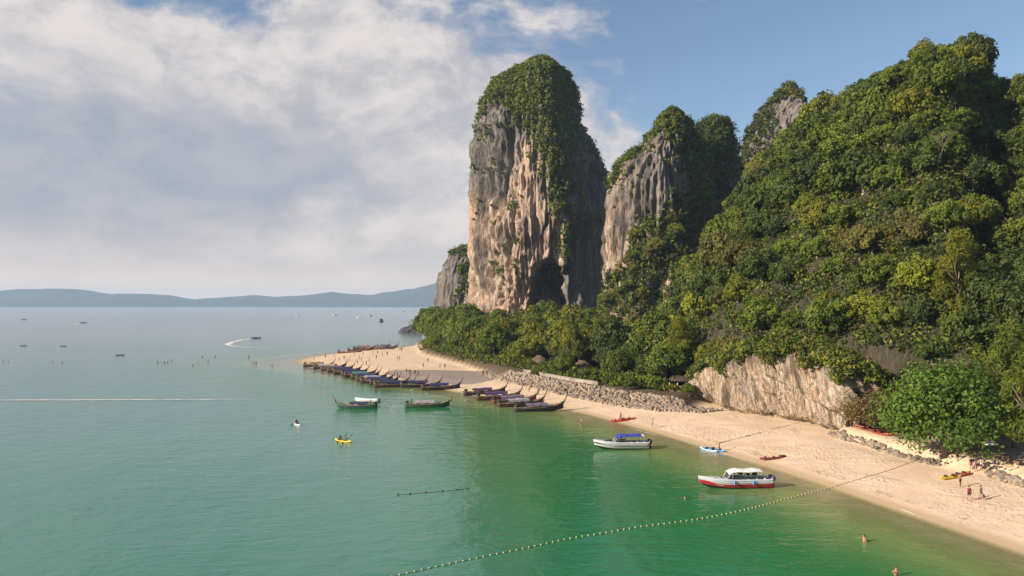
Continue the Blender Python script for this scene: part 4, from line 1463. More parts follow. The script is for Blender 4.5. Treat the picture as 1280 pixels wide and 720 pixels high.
def canopy_mesh(L, zc_, arch):
    secs = []
    for i in range(7):
        x = -0.6 + (i / 6 - 0.5) * L
        sg = zc_ + 0.05 * math.sin(i * 2.1)
        secs.append([(x, y_ * 0.92, sg + arch * (1 - y_ * y_)) for y_ in np.linspace(-1, 1, 7)])
    m_ = MB()
    m_.loft(secs, cap=False)
    secs2 = [[(p_[0], p_[1], p_[2] - 0.06) for p_ in s_] for s_ in secs]
    m_.loft(secs2, cap=False)
    for ysg in (-1, 1):
        m_.loft([[(s_[0 if ysg < 0 else -1][0], s_[0 if ysg < 0 else -1][1] * (1 + .04 * q), s_[0][2] - q * (0.16 + .035 * math.sin(3 * j))) for q in range(4)] for j, s_ in enumerate(secs)], cap=False)
    return m_.mesh('canopy', None, False)


CANOPY = [canopy_mesh(5.4, 1.62, 0.16), canopy_mesh(4.6, 1.55, 0.10)]
POST = MB().tube([(0, 0, 0), (0, 0, 1.02)], 0.035, 5).mesh('canopy_post', M['steel'])
BENCH = MB().box((0, 0, 0), (0.3, 1.45, 0.06)).mesh('bench', M['plank'])
ENG = MB().box((-LH + .55, 0, 1.28), (0.75, 0.42, 0.42)).box((-LH + .55, 0, 1.56), (0.42, 0.30, 0.18)).tube([(-LH + .5, 0, 1.02), (-LH + .5, 0, 1.3)], .1, 6)\
    .tube([(-LH + .85, 0, 1.35), (-LH + 1.7, 0, 1.55)], .03, 5).ball((-LH + .25, 0, 1.38), (.2, .2, .2)).mesh('engine', M['engine'])
SHAFT = MB().tube([(-LH + .3, 0, 1.2), (-LH - 3.4, 0, -0.05)], [0.055, 0.04], 5).tube([(-LH - 3.3, 0, .1), (-LH - 3.35, 0, -.22)], [.02, .09], 4).mesh('propeller_shaft', M['steel'])
BUNDLE = MB().ball((2.2, 0.1, 0.55), (0.5, 0.4, 0.3)).ball((1.6, -0.25, 0.5), (0.35, 0.35, 0.25)).ball((-2.9, .1, .6), (.4, .35, .3)).mesh('cargo', M['cv_grey'], True)


def longtail(label, loc, rotz, hull='hull_brown', cv='blue', ck=0, scale=1.0, group=None, shaft=True, can=True, bow=True, tilt=0.0):
    t = thing('longtail_boat', label, 'boat', loc, rotz, group, scale)
    if tilt:
        t.rotation_euler = (0, -tilt, rotz)

    def part(name, me, m_=None, **k):
        o = link(name, me, t, **k)
        if m_:
            if not len(me.materials):
                me.materials.append(None)
            o.material_slots[0].link = 'OBJECT'
            o.material_slots[0].material = M[m_]
        return o
    h_ = part('hull', HULL_OUT, hull)
    link('gunwale', GUN, h_)
    part('deck_planks', HULL_IN)
    st = part('bow_post', STEM, hull)
    if bow:
        link('sash', SASH, st)
    if can:
        part('canopy', CANOPY[ck], 'cv_' + cv)
        for x_ in (-2.7, -0.6, 1.5):
            for y_ in (-.8, .8):
                part('canopy_post', POST, loc=(x_ if ck == 0 else x_ * .9, y_, 0.62))
    for x_ in (-3.4, -1.6, 0.4, 2.2):
        part('bench', BENCH, loc=(x_, 0, 0.5))
    part('cargo', BUNDLE)
    part('engine', ENG)
    if shaft:
        part('propeller_shaft', SHAFT)
    return t


NEARB = [(606, 492, 17, 'hull_dark', 'purple', 1, 'longtail boat with deep purple awning, hindmost of the five beached below the boulder bank'),
         (623, 499, 15, 'hull_brown', 'purple', 0, 'longtail boat with violet awning, second of the five beached below the boulder bank'),
         (643, 504, 19, 'hull_red', 'lilac', 0, 'longtail boat with pale lilac awning, middle one of the five beached boats'),
         (651, 508, 17, 'hull_brown', 'grey', 1, 'longtail boat with grey awning beached close beside the lilac one'),
         (674, 514, 13, 'hull_dark', 'lilac', 1, 'dark longtail boat with small lilac awning, foremost of the five beached boats')]
for i, (px, py, hd_, hl, cv, ck, lab) in enumerate(NEARB):
    g = gp(px, py)
    longtail(lab, (g[0], g[1], 0.08), R(hd_), hl, cv, ck, 1.04, 'longtail boats beached below the boulder bank', shaft=(i != 4), tilt=R(2.0))
g = gp(551, 487)
longtail('dark longtail boat with blue awning beached on the grey sand, alone', (g[0], g[1], 0.05), R(12), 'hull_dark', 'blue', 0, 1.0, tilt=R(1.5))
PACK = [(525, 484, 14, 'navy'), (508, 483, 12, 'navy'), (492, 484, 10, 'blue'), (486, 481, 8, 'navy'), (474, 479, 8, 'blue'), (468, 476.5, 8, 'grey'), (461, 474, 8, 'blue'),
        (452, 471.5, 8, 'green'), (448, 469, 8, 'blue'), (438, 467, 8, 'navy'), (430, 464.5, 9, 'blue'), (421, 462.5, 10, 'brown'), (411, 460.5, 8, 'grey'), (398, 458, 6, 'brown')]
for i, (px, py, hd_, cv) in enumerate(PACK):
    g = gp(px, py)
    lab = {'navy': 'longtail boat with dark navy awning in the packed row along the spit', 'blue': 'longtail boat with blue awning in the packed row along the spit',
           'grey': 'longtail boat with grey awning in the packed row along the spit', 'green': 'longtail boat with pale green awning in the packed row along the spit',
           'brown': 'longtail boat with brown awning in the packed row along the spit'}[cv]
    longtail(lab, (g[0], g[1], 0.05), R(hd_ + (i * 37 % 13) - 6), ['hull_dark', 'hull_dark', 'hull_brown'][i % 3], cv, i % 2, 1.04, 'longtail boats packed along the spit', shaft=False)
g = gp(416, 459)
longtail('longtail boat with red awning at the outer end of the packed row', (g[0], g[1], 0.05), R(20), 'hull_brown', 'red', 1, 0.9, shaft=False)
for i, (px, py) in enumerate([(437, 441), (449, 439), (460, 438), (468, 437.5), (477, 437), (488, 436.5), (472, 435.6), (484, 435.2), (455, 436.8)]):
    g = gp(px, py)
    longtail('dark brown longtail boat drawn up on the far shore of the spit', (g[0], g[1], 0.12), R([0, 8, -6, 10, 3, -5, 6, -8, 2][i]), ['hull_brown', 'hull_red'][i % 2], ['brown', 'navy'][i % 2], i % 2, 1.08,
             'longtail boats on the far shore of the spit', shaft=False, can=i % 3 != 0)
g = gp(446, 510)
lt_a = longtail('teal longtail boat under way towards the open sea with a driver standing', (g[0], g[1], 0.0), R(178), 'hull_teal', 'navy', 1, 0.86)
g2 = gp(534, 509)
lt_b = longtail('green longtail boat heading for the beach with a driver standing', (g2[0], g2[1], 0.0), R(4), 'hull_green', 'grey', 1, 0.95)
for i, (px, py, hd_, sc_) in enumerate([(30, 400, 0, 0.8), (104, 404, 10, 0.75)]):
    g = gp(px, py)
    longtail(['distant dark longtail boat lying still on the open sea', 'distant dark longtail boat under way with a short wake on the open sea'][i], (g[0], g[1], 0), R(hd_), 'hull_dark', 'navy', 0, sc_, shaft=False)
g = gp(320, 423)
longtail('dark longtail boat speeding away at the head of a curved white wake', (g[0], g[1], 0), R(15), 'hull_dark', 'navy', 1, 0.62, shaft=False)


# ------------------------------------------------------------------ speedboats
M['gel_white'] = plain('gelcoat_white', (0.60, 0.61, 0.63), 0.25, 0.06, 1.5, coat=0.3)
M['gel_blue_grey'] = plain('gelcoat_blue_grey', (0.46, 0.52, 0.60), 0.28, 0.08, 1.5, coat=0.3)
M['gel_red'] = plain('gelcoat_red', (0.42, 0.018, 0.030), 0.28, 0.12, 1.5, coat=0.3)
M['gel_black'] = plain('gelcoat_black', (0.022, 0.024, 0.032), 0.3, 0.2, 1.5, coat=0.3)
M['antifoul'] = plain('antifoul', (0.02, 0.03, 0.03), 0.7, 0.3, 2)
M['tint_glass'] = plain('tinted_glass', (0.02, 0.025, 0.03), 0.08, 0.2, 1.0, 0.6)
M['seat_vinyl'] = plain('seat_vinyl', (0.55, 0.53, 0.50), 0.7, 0.1, 2)
M['fender_blue'] = plain('fender_blue', (0.10, 0.25, 0.55), 0.5, 0.15, 3)
M['engine_blue'] = plain('engine_blue', (0.09, 0.09, 0.20), 0.35, 0.2, 3)


def sb_sec(u, H_):
    """half section of a planing hull at u in -1 (stern) .. 1 (bow): keel, chine, rub rail, gunwale as (y, z)"""
    b = 1.22 * (1 - max(0, (u - 0.02) / 0.98) ** 2.6)
    b = max(b, 0.03)
    rise = max(0, u) ** 2
    keel = -0.42 + 0.95 * max(0, (u - 0.35) / 0.65) ** 2.3
    chz = 0.02 + 0.55 * rise
    sheer = H_ + 0.30 * rise
    cb = b * (0.80 - 0.12 * max(0, u))
    return [(0, keel), (cb, chz), (b * .97, chz + (sheer - chz) * 0.52), (b, sheer)]


def speedboat(label, loc, rotz, L, style):
    t = thing('speedboat', label, 'boat', loc, rotz)
    hl, H_ = L / 2, 0.98
    us = np.linspace(-1, 1, 25)

    def strip(k0, f0, k1, f1, out):
        """a band of the topsides between two heights"""
        secs_l, secs_r = [], []
        for u in us:
            s = sb_sec(u, H_)
            x = u * hl + 0.10 * 0
            a = np.array(s[k0]) * (1 - f0) + np.array(s[min(k0 + 1, 3)]) * f0
            b = np.array(s[k1]) * (1 - f1) + np.array(s[min(k1 + 1, 3)]) * f1
            rake = 0.55 * max(0, u - .55)
            secs_l.append([(x + rake * a[1], -a[0] - out, a[1]), (x + rake * b[1], -b[0] - out, b[1])])
            secs_r.append([(x + rake * a[1], a[0] + out, a[1]), (x + rake * b[1], b[0] + out, b[1])])
        m_ = MB()
        m_.loft(secs_l, cap=False)
        m_.loft(secs_r, cap=False)
        return m_
    # hull shell
    secs = []
    for u in us:
        s = sb_sec(u, H_)
        rake = 0.55 * max(0, u - .55)
        full = [(-q[0], q[1]) for q in s[::-1]] + [q for q in s[1:]]
        secs.append([(u * hl + rake * q[1], q[0], q[1]) for q in full])
    m_ = MB()
    m_.loft(secs, cap=True)
    hull = link('hull', m_.mesh('hull', M['gel_white'], False), t)
    link('bottom_paint', strip(0, 0.05, 0, 0.99, 0.012).mesh('bottom_paint', M['antifoul']), hull)
    if style == 'red':
        link('red_band', strip(1, 0.02, 2, 0.12, 0.015).mesh('red_band', M['gel_red']), hull)
        link('topside', strip(2, 0.16, 2, 0.98, 0.012).mesh('topside', M['gel_blue_grey']), hull)
    else:
        link('black_band', strip(1, 0.75, 2, 0.30, 0.015).mesh('black_band', M['gel_black']), hull)
    # deck: foredeck, side decks and cockpit floor
    m_ = MB()
    secs = []
    for u in us[10:]:
        s = sb_sec(u, H_)[3]
        rake = 0.55 * max(0, u - .55)
        secs.append([(u * hl + rake * s[1], w * s[0], s[1] + 0.13 * (1 - w * w)) for w in np.linspace(-1, 1, 7)])
    m_.loft(secs, cap=False)
    link('foredeck', m_.mesh('foredeck', M['gel_white'], True), t)
    m_ = MB()
    for sg in (-1, 1):
        sec = []
        for u in us[:12]:
            s = sb_sec(u, H_)[3]
            sec.append([(u * hl, sg * s[0], s[1]), (u * hl, sg * s[0], s[1] + .06), (u * hl, sg * (s[0] - .22), s[1] + .06), (u * hl, sg * (s[0] - .22), .35)])
        m_.loft(sec, cap=False)
    m_.box((-hl * .45, 0, .33), (hl * 1.08, 2.0, .05))
    link('cockpit', m_.mesh('cockpit', M['gel_white']), t)
    for k in range(4):
        link('bench_seat', MB().box((-hl * .78 + k * hl * .24, 0, .58), (.42, 1.7, .42)).box((-hl * .78 + k * hl * .24 - .18, 0, .9), (.1, 1.7, .3)).mesh('bench_seat', M['seat_vinyl']), t)
    # rub rail
    m_ = MB()
    for sg in (-1, 1):
        m_.tube([(u * hl + 0.55 * max(0, u - .55) * sb_sec(u, H_)[2][1], sg * (sb_sec(u, H_)[3][0] + .01), sb_sec(u, H_)[3][1] - .05) for u in us], .04, 5)
    link('rub_rail', m_.mesh('rub_rail', M['gel_white']), t)
    # hatch windows on the foredeck
    for k, x_ in enumerate((hl * .62, hl * .40)):
        for sg in (-1, 1):
            link('hatch', MB().box((x_, sg * (.36 - .1 * k), H_ + .17 - .02 * k + .05 * (x_ / hl) ** 2), (.55, .34, .05)).mesh('hatch', M['tint_glass']), t)
    # windscreen frame and panes
    wx0, wz = hl * .22, H_ + .08
    fr = MB()
    for sg in (-1, 1):
        fr.tube([(wx0 + .35, sg * .75, wz), (wx0 - .15, sg * .85, wz + .62), (wx0 - 1.4, sg * 1.02, wz + .62)], .035, 5)
    fr.tube([(wx0 - .15, -.85, wz + .62), (wx0 - .15, .85, wz + .62)], .035, 5)
    link('windscreen_frame', fr.mesh('windscreen_frame', M['gel_white']), t)
    link('windscreen', MB().add([(wx0 + .34, -.72, wz + .02), (wx0 + .34, .72, wz + .02), (wx0 - .14, .82, wz + .6), (wx0 - .14, -.82, wz + .6)], [(0, 1, 2, 3)]).mesh('windscreen', M['tint_glass']), t)
    for sg in (-1, 1):
        link('side_window', MB().add([(wx0 + .30, sg * .78, wz + .02), (wx0 - .14, sg * .88, wz + .58), (wx0 - 1.3, sg * 1.04, wz + .58), (wx0 - 1.3, sg * 1.10, wz + .02)], [(0, 1, 2, 3)]).mesh('side_window', M['tint_glass']), t)
        if style == 'red':
            for k in range(3):
                xa = wx0 - 1.55 - k * .95
                w_ = .72
                link('side_window', MB().add([(xa, sg * 1.11, wz + .02), (xa - .18, sg * 1.06, wz + .42), (xa - w_, sg * 1.06, wz + .42), (xa - w_ - .1, sg * 1.11, wz + .02)], [(0, 1, 2, 3)]).mesh('side_window', M['tint_glass']), t)
    # canopy on posts
    cz = wz + 1.12
    cl_, cr_ = wx0 + .1, -hl * .72
    secs = []
    for i in range(10):
        q = i / 9
        x_ = cl_ + (cr_ - cl_) * q
        zz = cz - 0.34 * max(0, 1 - q * 3.2) ** 2 - 0.10 * max(0, q - .8) * 5 + .06 * math.sin(q * 9)
        w_ = 1.02 - .12 * max(0, 1 - q * 3)
        secs.append([(x_, y_ * w_, zz - .20 * abs(y_) ** 3) for y_ in np.linspace(-1, 1, 9)])
    m_ = MB()
    m_.loft(secs, cap=False)
    m_.loft([[(p_[0], p_[1], p_[2] - .05) for p_ in s_] for s_ in secs], cap=False)
    if style == 'red':
        link('canopy', m_.mesh('canopy', M['cv_white'], True), t)
    else:
        link('canopy', m_.mesh('canopy', M['cv_royal'], True), t)
        m2 = MB()
        m2.loft([[(p_[0] - .45, p_[1] * .9, p_[2] + .01) for p_ in s_] for s_ in secs[-2:]], cap=False)
        link('canopy_tail', m2.mesh('canopy_tail', M['cv_white']), t)
    for q in (0.12, .5, .95):
        x_ = cl_ + (cr_ - cl_) * q
        for sg in (-1, 1):
            link('canopy_post', MB().tube([(x_ + (.15 if q < .9 else -.1), sg * 1.05, H_ + .04), (x_, sg * .95, cz - .18)], .03, 5).mesh('canopy_post', M['steel']), t)
    # outboards
    for sg in (-1, 1):
        e = link('outboard', MB().box((-hl - .28, sg * .42, .98), (.50, .40, .44)).box((-hl - .30, sg * .42, 1.24), (.40, .32, .12)).mesh('outboard', M['engine_blue' if style == 'red' else 'engine']), t)
        link('lower_leg', MB().box((-hl - .30, sg * .42, .42), (.22, .12, .8)).box((-hl - .12, sg * .42, .72), (.25, .3, .16)).tube([(-hl - .5, sg * .42, -.25), (-hl - .05, sg * .42, -.25)], [.05, .11], 6).box((-hl - .28, sg * .42, -.1), (.14, .06, .4)).mesh('lower_leg', M['engine']), e)
    # fenders hung on the near side, bow rail
    if style == 'red':
        for x_ in (-hl * .42, hl * .12):
            s = sb_sec(x_ / hl, H_)
            link('fender', MB().tube([(x_, s[3][0] + .1, H_ + .02), (x_, s[3][0] + .13, H_ - .12), (x_, s[3][0] + .12, H_ - .52), (x_, s[3][0] + .1, H_ - .62)], [.03, .11, .11, .04], 7).mesh('fender', M['fender_blue'], True), t)
        # white script on the red band near the bow, too small to read in the photograph
        m_ = MB()
        for k in range(7):
            x_ = hl * .62 - k * .14
            s = sb_sec(x_ / hl, H_)
            y_ = s[1][0] * .45 + s[2][0] * .55 + .035
            z_ = s[1][1] * .5 + s[2][1] * .5
            hh = .26 if k == 0 else (.10, .13, .20, .12, .16, .10)[k - 1]
            m_.add([(x_, y_, z_ - .08), (x_ - .045, y_ - .004, z_ - .08), (x_ - .075, y_ + .012, z_ - .08 + hh), (x_ - .03, y_ + .012, z_ - .08 + hh)], [(0, 1, 2, 3)])
            m_.add([(x_ - .03, y_, z_ - .06), (x_ - .14, y_, z_ - .05), (x_ - .14, y_ + .002, z_ - .015), (x_ - .03, y_ + .002, z_ - .02)], [(0, 1, 2, 3)])
        link('lettering', m_.mesh('lettering', M['cv_white']), hull)
    else:
        m_ = MB()
        for sg in (-1, 1):
            m_.tube([(hl * .35, sg * .98, H_ + .1), (hl * .5, sg * .85, H_ + .42), (hl * .8, sg * .5, H_ + .5), (hl * .99, 0, H_ + .55)], .02, 5)
        link('bow_rail', m_.mesh('bow_rail', M['steel']), t)
        link('sun_pad', MB().box((hl * .52, 0, H_ + .24), (1.2, 1.0, .1)).mesh('sun_pad', M['cv_navy']), t)
    return t


M['cv_royal'] = plain('canvas_royal_blue', (0.035, 0.045, 0.36), 0.8, 0.15, 2.0)
g = gp(919, 609)
speedboat('white and red speedboat with white hard top and blue fenders moored off the beach', (g[0], g[1], 0.14), R(184), 8.9, 'red')
g = gp(777, 561)
speedboat('white speedboat with royal blue canopy and black band moored off the beach', (g[0], g[1], 0.16), R(183), 8.5, 'blue')


# plain small craft far away
def launch(label, loc, rotz, L, hullm='gel_white', cab=True, mast=0, group=None, tall=1.0):
    t = thing('motor_launch' if not mast else 'sailing_yacht', label, 'boat', loc, rotz, group)
    secs = []
    for i in range(11):
        u = -1 + i / 5
        s = sb_sec(u, 1.1)
        full = [(-q[0], q[1]) for q in s[::-1]] + [q for q in s[1:]]
        k = L / 8.0
        secs.append([(u * L / 2, q[0] * k, q[1] * k) for q in full])
    m_ = MB()
    m_.loft(secs, close=True, cap=True)
    link('hull', m_.mesh('hull', M[hullm]), t)
    k = L / 8.0
    if cab:
        c = link('cabin', MB().loft([[(x_, -w_ * k, .9 * k), (x_, -w_ * .85 * k, h_ * k * tall), (x_, w_ * .85 * k, h_ * k * tall), (x_, w_ * k, .9 * k)] for x_, w_, h_ in
                                     ((-L * .34, .9, 2.0), (0, .95, 2.1), (L * .12, .85, 1.9), (L * .22, .7, 1.15))], cap=True).mesh('cabin', M[hullm]), t)
        link('window', MB().box((-L * .1, 0, (.9 + (2.0 * tall - .9) * .6) * k), (L * .36, 1.86 * k, .32 * k)).mesh('window', M['tint_glass']), c)
        link('roof', MB().box((-L * .12, 0, 2.15 * k * tall), (L * .52, 2.1 * k, .1)).mesh('roof', M[hullm]), c)
    if mast:
        link('mast', MB().tube([(0.3, 0, .8), (0.3, 0, mast)], [.16, .10], 6).mesh('mast', M['gel_white']), t)
        link('boom', MB().tube([(0.3, 0, 2.4), (-L * .42, 0, 2.5)], .16, 6).mesh('boom', M['gel_white']), t)
    return t


g = gp(459, 502.5)
launch('low open white motor launch just behind the teal longtail boat', (g[0], g[1], 0.0), R(172), 6.0, cab=False)
for i, (px, py, L) in enumerate([(372, 394.6, 10), (419, 394.8, 11), (448, 397.2, 8), (504, 389.5, 12), (514, 389.0, 9)]):
    g = gp(px, py)
    launch('small white motor launch anchored far out on the bay', (g[0], g[1], 0), R([0, 10, 175, 20, 5][i]), L, group='white launches anchored on the bay')
g = gp(463, 395.4)
launch('white sailing yacht with a tall bare mast far out on the bay', (g[0], g[1], 0), R(30), 9, mast=19)
g = gp(477, 402.6)
launch('dark two-storey excursion boat anchored on the bay', (g[0], g[1], 0), R(60), 9.5, 'hull_teal', tall=1.7)

# ------------------------------------------------------------------ people
SK = {'skin': (0.36, 0.20, 0.13), 'skin_dark': (0.17, 0.09, 0.06), 'hair': (0.025, 0.018, 0.014)}
for k, c in SK.items():
    M[k] = plain(k, c, 0.6, 0.12, 8)
CL = {'black': (0.02, 0.02, 0.022), 'navyc': (0.03, 0.035, 0.08), 'maroon': (0.16, 0.03, 0.035), 'pink': (0.62, 0.30, 0.27), 'greyc': (0.22, 0.20, 0.20), 'whitec': (0.68, 0.66, 0.62),
      'orange': (0.6, 0.2, 0.04), 'bluec': (0.06, 0.15, 0.38), 'tan': (0.36, 0.20, 0.13)}
for k, c in CL.items():
    M['c_' + k] = plain('cloth_' + k, c, 0.85, 0.18, 6)


def person_mesh(name, J, edges, rad):
    """grow one continuous body over a skeleton, then give faces to skin, shorts, shirt and hair by region"""
    me = bpy.data.meshes.new(name + '_skeleton')
    names = list(J)
    me.from_pydata([J[n] for n in names], [(names.index(a), names.index(b)) for a, b in edges], [])
    o = bpy.data.objects.new(name + '_skeleton', me)
    COL.objects.link(o)
    md = o.modifiers.new('skin', 'SKIN')
    md.use_smooth_shade = True
    for i, n in enumerate(names):
        r_ = rad[n]
        me.skin_vertices[0].data[i].radius = r_ if isinstance(r_, tuple) else (r_, r_)
        me.skin_vertices[0].data[i].use_root = (n == 'pelvis')
    o.modifiers.new('subd', 'SUBSURF').levels = 1
    dg = bpy.context.evaluated_depsgraph_get()
    out = bpy.data.meshes.new_from_object(o.evaluated_get(dg))
    bpy.data.objects.remove(o)
    bpy.data.meshes.remove(me)
    out.name = name
    # fingers: five short tapered chains per hand
    bm = bmesh.new()
    bm.from_mesh(out)
    for s_ in ('l', 'r'):
        h_, e_ = Vector(J['hand_' + s_]), Vector(J['wrist_' + s_])
        d = (h_ - e_).normalized()
        sd = d.cross(Vector((1, 0.2, 0.1))).normalized()
        up = d.cross(sd)
        for k in range(5):
            b = h_ + sd * (k - 2) * 0.017
            ln_ = (0.055, 0.08, 0.088, 0.08, 0.062)[k]
            tip = b + d * ln_ * .6 if k else b + (d * .4 - sd * .8) * ln_
            mid_ = b.lerp(tip, .5) + up * .004
            m2 = MB().tube([b, mid_, tip, tip + (up * .6 + d * .5) * ln_ * .4], [.010, .009, .008, .006], 4)
            vs = [bm.verts.new(v) for v in np.concatenate(m2.v)]
            for q in np.concatenate(m2.q):
                bm.faces.new([vs[i] for i in q])
            for q in np.concatenate(m2.t):
                bm.faces.new([vs[i] for i in q])
    bm.to_mesh(out)
    bm.free()
    out.materials.clear()
    for k in ('skin', 'c_black', 'c_tan', 'hair'):
        out.materials.append(M[k])
    pel, nk, hd_ = Vector(J['pelvis']), Vector(J['neck']), Vector(J['head'])
    kn = [Vector(J['knee_l']), Vector(J['knee_r'])]
    hp = [Vector(J['hip_l']), Vector(J['hip_r'])]
    for p in out.polygons:
        c = p.center
        mi = 0
        axis = (nk - pel)
        ta = (c - pel).dot(axis) / axis.length_squared
        perp = ((c - pel) - axis * ta).length
        if ta > 1.12 and ((c - hd_).z > 0.045 or (c - hd_).x < -0.035) and (c - hd_).length < 0.25:
            mi = 3
        elif 0.16 < ta <= 0.98 and perp < 0.21:
            mi = 2
        elif -0.25 < ta <= 0.16 and perp < 0.24:
            mi = 1
        else:
            for h_, k_ in zip(hp, kn):
                ax = k_ - h_
                tt_ = (c - h_).dot(ax) / ax.length_squared
                if -0.2 < tt_ < 0.6 and ((c - h_) - ax * tt_).length < 0.13:
                    mi = 1
        p.material_index = mi
        p.use_smooth = True
    return out


EDG = [('pelvis', 'waist'), ('waist', 'chest'), ('chest', 'neck'), ('neck', 'chin'), ('chin', 'head'), ('head', 'crown'), ('chin', 'nose')]
for s_ in 'lr':
    EDG += [('pelvis', 'hip_' + s_), ('hip_' + s_, 'knee_' + s_), ('knee_' + s_, 'ankle_' + s_), ('ankle_' + s_, 'toe_' + s_), ('chest', 'sh_' + s_), ('sh_' + s_, 'elbow_' + s_), ('elbow_' + s_, 'wrist_' + s_), ('wrist_' + s_, 'hand_' + s_)]
RAD = dict(pelvis=(.15, .12), waist=(.14, .105), chest=(.165, .115), neck=.058, chin=(.062, .07), head=(.085, .10), crown=(.06, .07), nose=.022)
for s_ in 'lr':
    RAD.update({'hip_' + s_: .095, 'knee_' + s_: .062, 'ankle_' + s_: .042, 'toe_' + s_: (.04, .03), 'sh_' + s_: .062, 'elbow_' + s_: .045, 'wrist_' + s_: .033, 'hand_' + s_: (.042, .022)})


def pose(stride=0.0, arm=0.1, sit=False, raise_r=0.0):
    z = 0.93 if not sit else 0.18
    J = dict(pelvis=(0, 0, z), waist=(0.01, 0, z + .18), chest=(0.015, 0, z + .40), neck=(0.02, 0, z + .55), chin=(.04, 0, z + .64), head=(.035, 0, z + .73), crown=(.02, 0, z + .80), nose=(.145, 0, z + .69))
    for s_, sg in (('l', 1), ('r', -1)):
        st = stride * sg
        y = .095 * sg
        J['hip_' + s_] = (0.0, y, z - .06)
        if sit:
            J['knee_' + s_] = (.42, y * 1.6, z + .16)
            J['ankle_' + s_] = (.78, y * 1.5, z - .10)
            J['toe_' + s_] = (.86, y * 1.6, z + .04)
        else:
            J['knee_' + s_] = (st * .55 + .03, y, .49)
            J['ankle_' + s_] = (st - .03 - (.10 if st < 0 else 0), y * .9, .075 + (.05 if st < 0 else 0))
            J['toe_' + s_] = (st + .13, y, .03)
        J['sh_' + s_] = (0.01, .185 * sg, z + .47)
        rs = raise_r if s_ == 'r' else 0
        if sit:
            J['elbow_' + s_] = (.16, .27 * sg, z + .26)
            J['wrist_' + s_] = (.38, .22 * sg, z + .34 + .1 * sg)
            J['hand_' + s_] = (.45, .20 * sg, z + .36 + .1 * sg)
        else:
            J['elbow_' + s_] = (-st * .35 - .02, (.21 + arm) * sg, z + .21 + rs * .15)
            J['wrist_' + s_] = (-st * .55 + .06 + rs * .2, (.22 + arm * 1.3) * sg, z - .02 + rs * .45)
            J['hand_' + s_] = (-st * .6 + .09 + rs * .25, (.22 + arm * 1.3) * sg, z - .10 + rs * .48)
    return J


POSE = {'stand': person_mesh('person_stand', pose(0.0, .04), EDG, RAD), 'walk': person_mesh('person_walk', pose(0.26, .05), EDG, RAD),
        'busy': person_mesh('person_busy', pose(0.08, .1, False, 1.0), EDG, RAD), 'sit': person_mesh('person_sit', pose(0, 0, True), EDG, RAD)}
HAIR = {}
for k, z in (('stand', .93), ('walk', .93), ('busy', .93), ('sit', .18)):
    HAIR[k] = MB().ball((.012, 0, z + .765), (.105, .095, .085), 10, 6).ball((-.035, 0, z + .70), (.075, .088, .10), 8, 6).mesh('hair', M['hair'], True)


def person(label, loc, rotz, pk='stand', top='tan', bottom='black', skin='skin', scale=1.0, group=None):
    o = link('person', POSE[pk], None, loc, rotz)
    o.scale = (scale,) * 3
    for i, m_ in enumerate((skin, 'c_' + bottom, 'c_' + top)):
        o.material_slots[i].link = 'OBJECT'
        o.material_slots[i].material = M[m_]
    tag(o, label, 'person', group)
    link('hair', HAIR[pk], o)
    return o


def pp(px, py, label, rot, pk, top, bot, skin='skin', group=None, sc=1.0, z=None):
    g = gp(px, py)
    return person(label, (g[0], g[1], (g[2] - 0.03) if z is None else z), R(rot), pk, top, bot, skin, sc, group)


pp(1211.5, 626, 'person in maroon top and dark shorts walking on the sand', -100, 'walk', 'maroon', 'black')
w = pp(1226, 625.5, 'person in grey clothes walking on the sand with a bag in hand', -75, 'walk', 'greyc', 'greyc')
hb = Matrix.Rotation(R(-75), 4, 'Z') @ Vector((.06, .30, .80))
bl = w.location + hb
bag = thing('beach_bag', 'small dark beach bag carried by the person in grey', 'bag', (bl.x, bl.y, bl.z - .42), R(-75))
link('pouch', MB().box((0, 0, .12), (.34, .16, .30)).mesh('pouch', M['c_navyc']), bag)
link('strap', MB().tube([(-.12, 0, .26), (0, 0, .46), (.12, 0, .26)], .015, 5).mesh('strap', M['c_navyc']), bag)
pp(1200, 609, 'person in pink shirt and black shorts standing beside the yellow kayak', -60, 'stand', 'pink', 'black')
for i, (px, py, tp, bt_, pk) in enumerate([(1214, 588, 'black', 'maroon', 'stand'), (1220, 591, 'maroon', 'greyc', 'busy'), (1226, 589, 'whitec', 'maroon', 'stand'), (1231, 592, 'navyc', 'black', 'stand')]):
    pp(px, py, ['person in black top and maroon shorts in the group by the boulders', 'person in maroon top in the group by the boulders', 'person in white top in the group by the boulders',
                'person in navy top and black shorts in the group by the boulders'][i], -120 + 60 * i, pk, tp, bt_, 'skin', 'group of people by the boulders')
pp(1197, 577, 'person dressed in black standing in the shade of the leafy tree', -90, 'stand', 'black', 'black', 'skin_dark')
pp(661.5, 491, 'person in dark swimwear walking along the sand below the boulder bank near the longtail prows', 200, 'walk', 'tan', 'black', 'skin_dark')
pp(673, 494, 'person in black standing behind the prows of the beached longtail boats', -90, 'stand', 'black', 'black', 'skin_dark')
pp(709, 496, 'person in brown standing at the foot of the boulder bank', -60, 'stand', 'maroon', 'black')
pp(753.5, 508, 'person in red swimwear standing where the boulders meet the sand', -100, 'busy', 'tan', 'maroon')
pp(727, 532, 'person wading knee-deep in the shallows in front of the boulder bank', 180, 'walk', 'tan', 'black', z=-0.25)
pp(816, 535, 'person in dark shorts standing on wet sand by the blue canopy speedboat', 170, 'stand', 'tan', 'black')
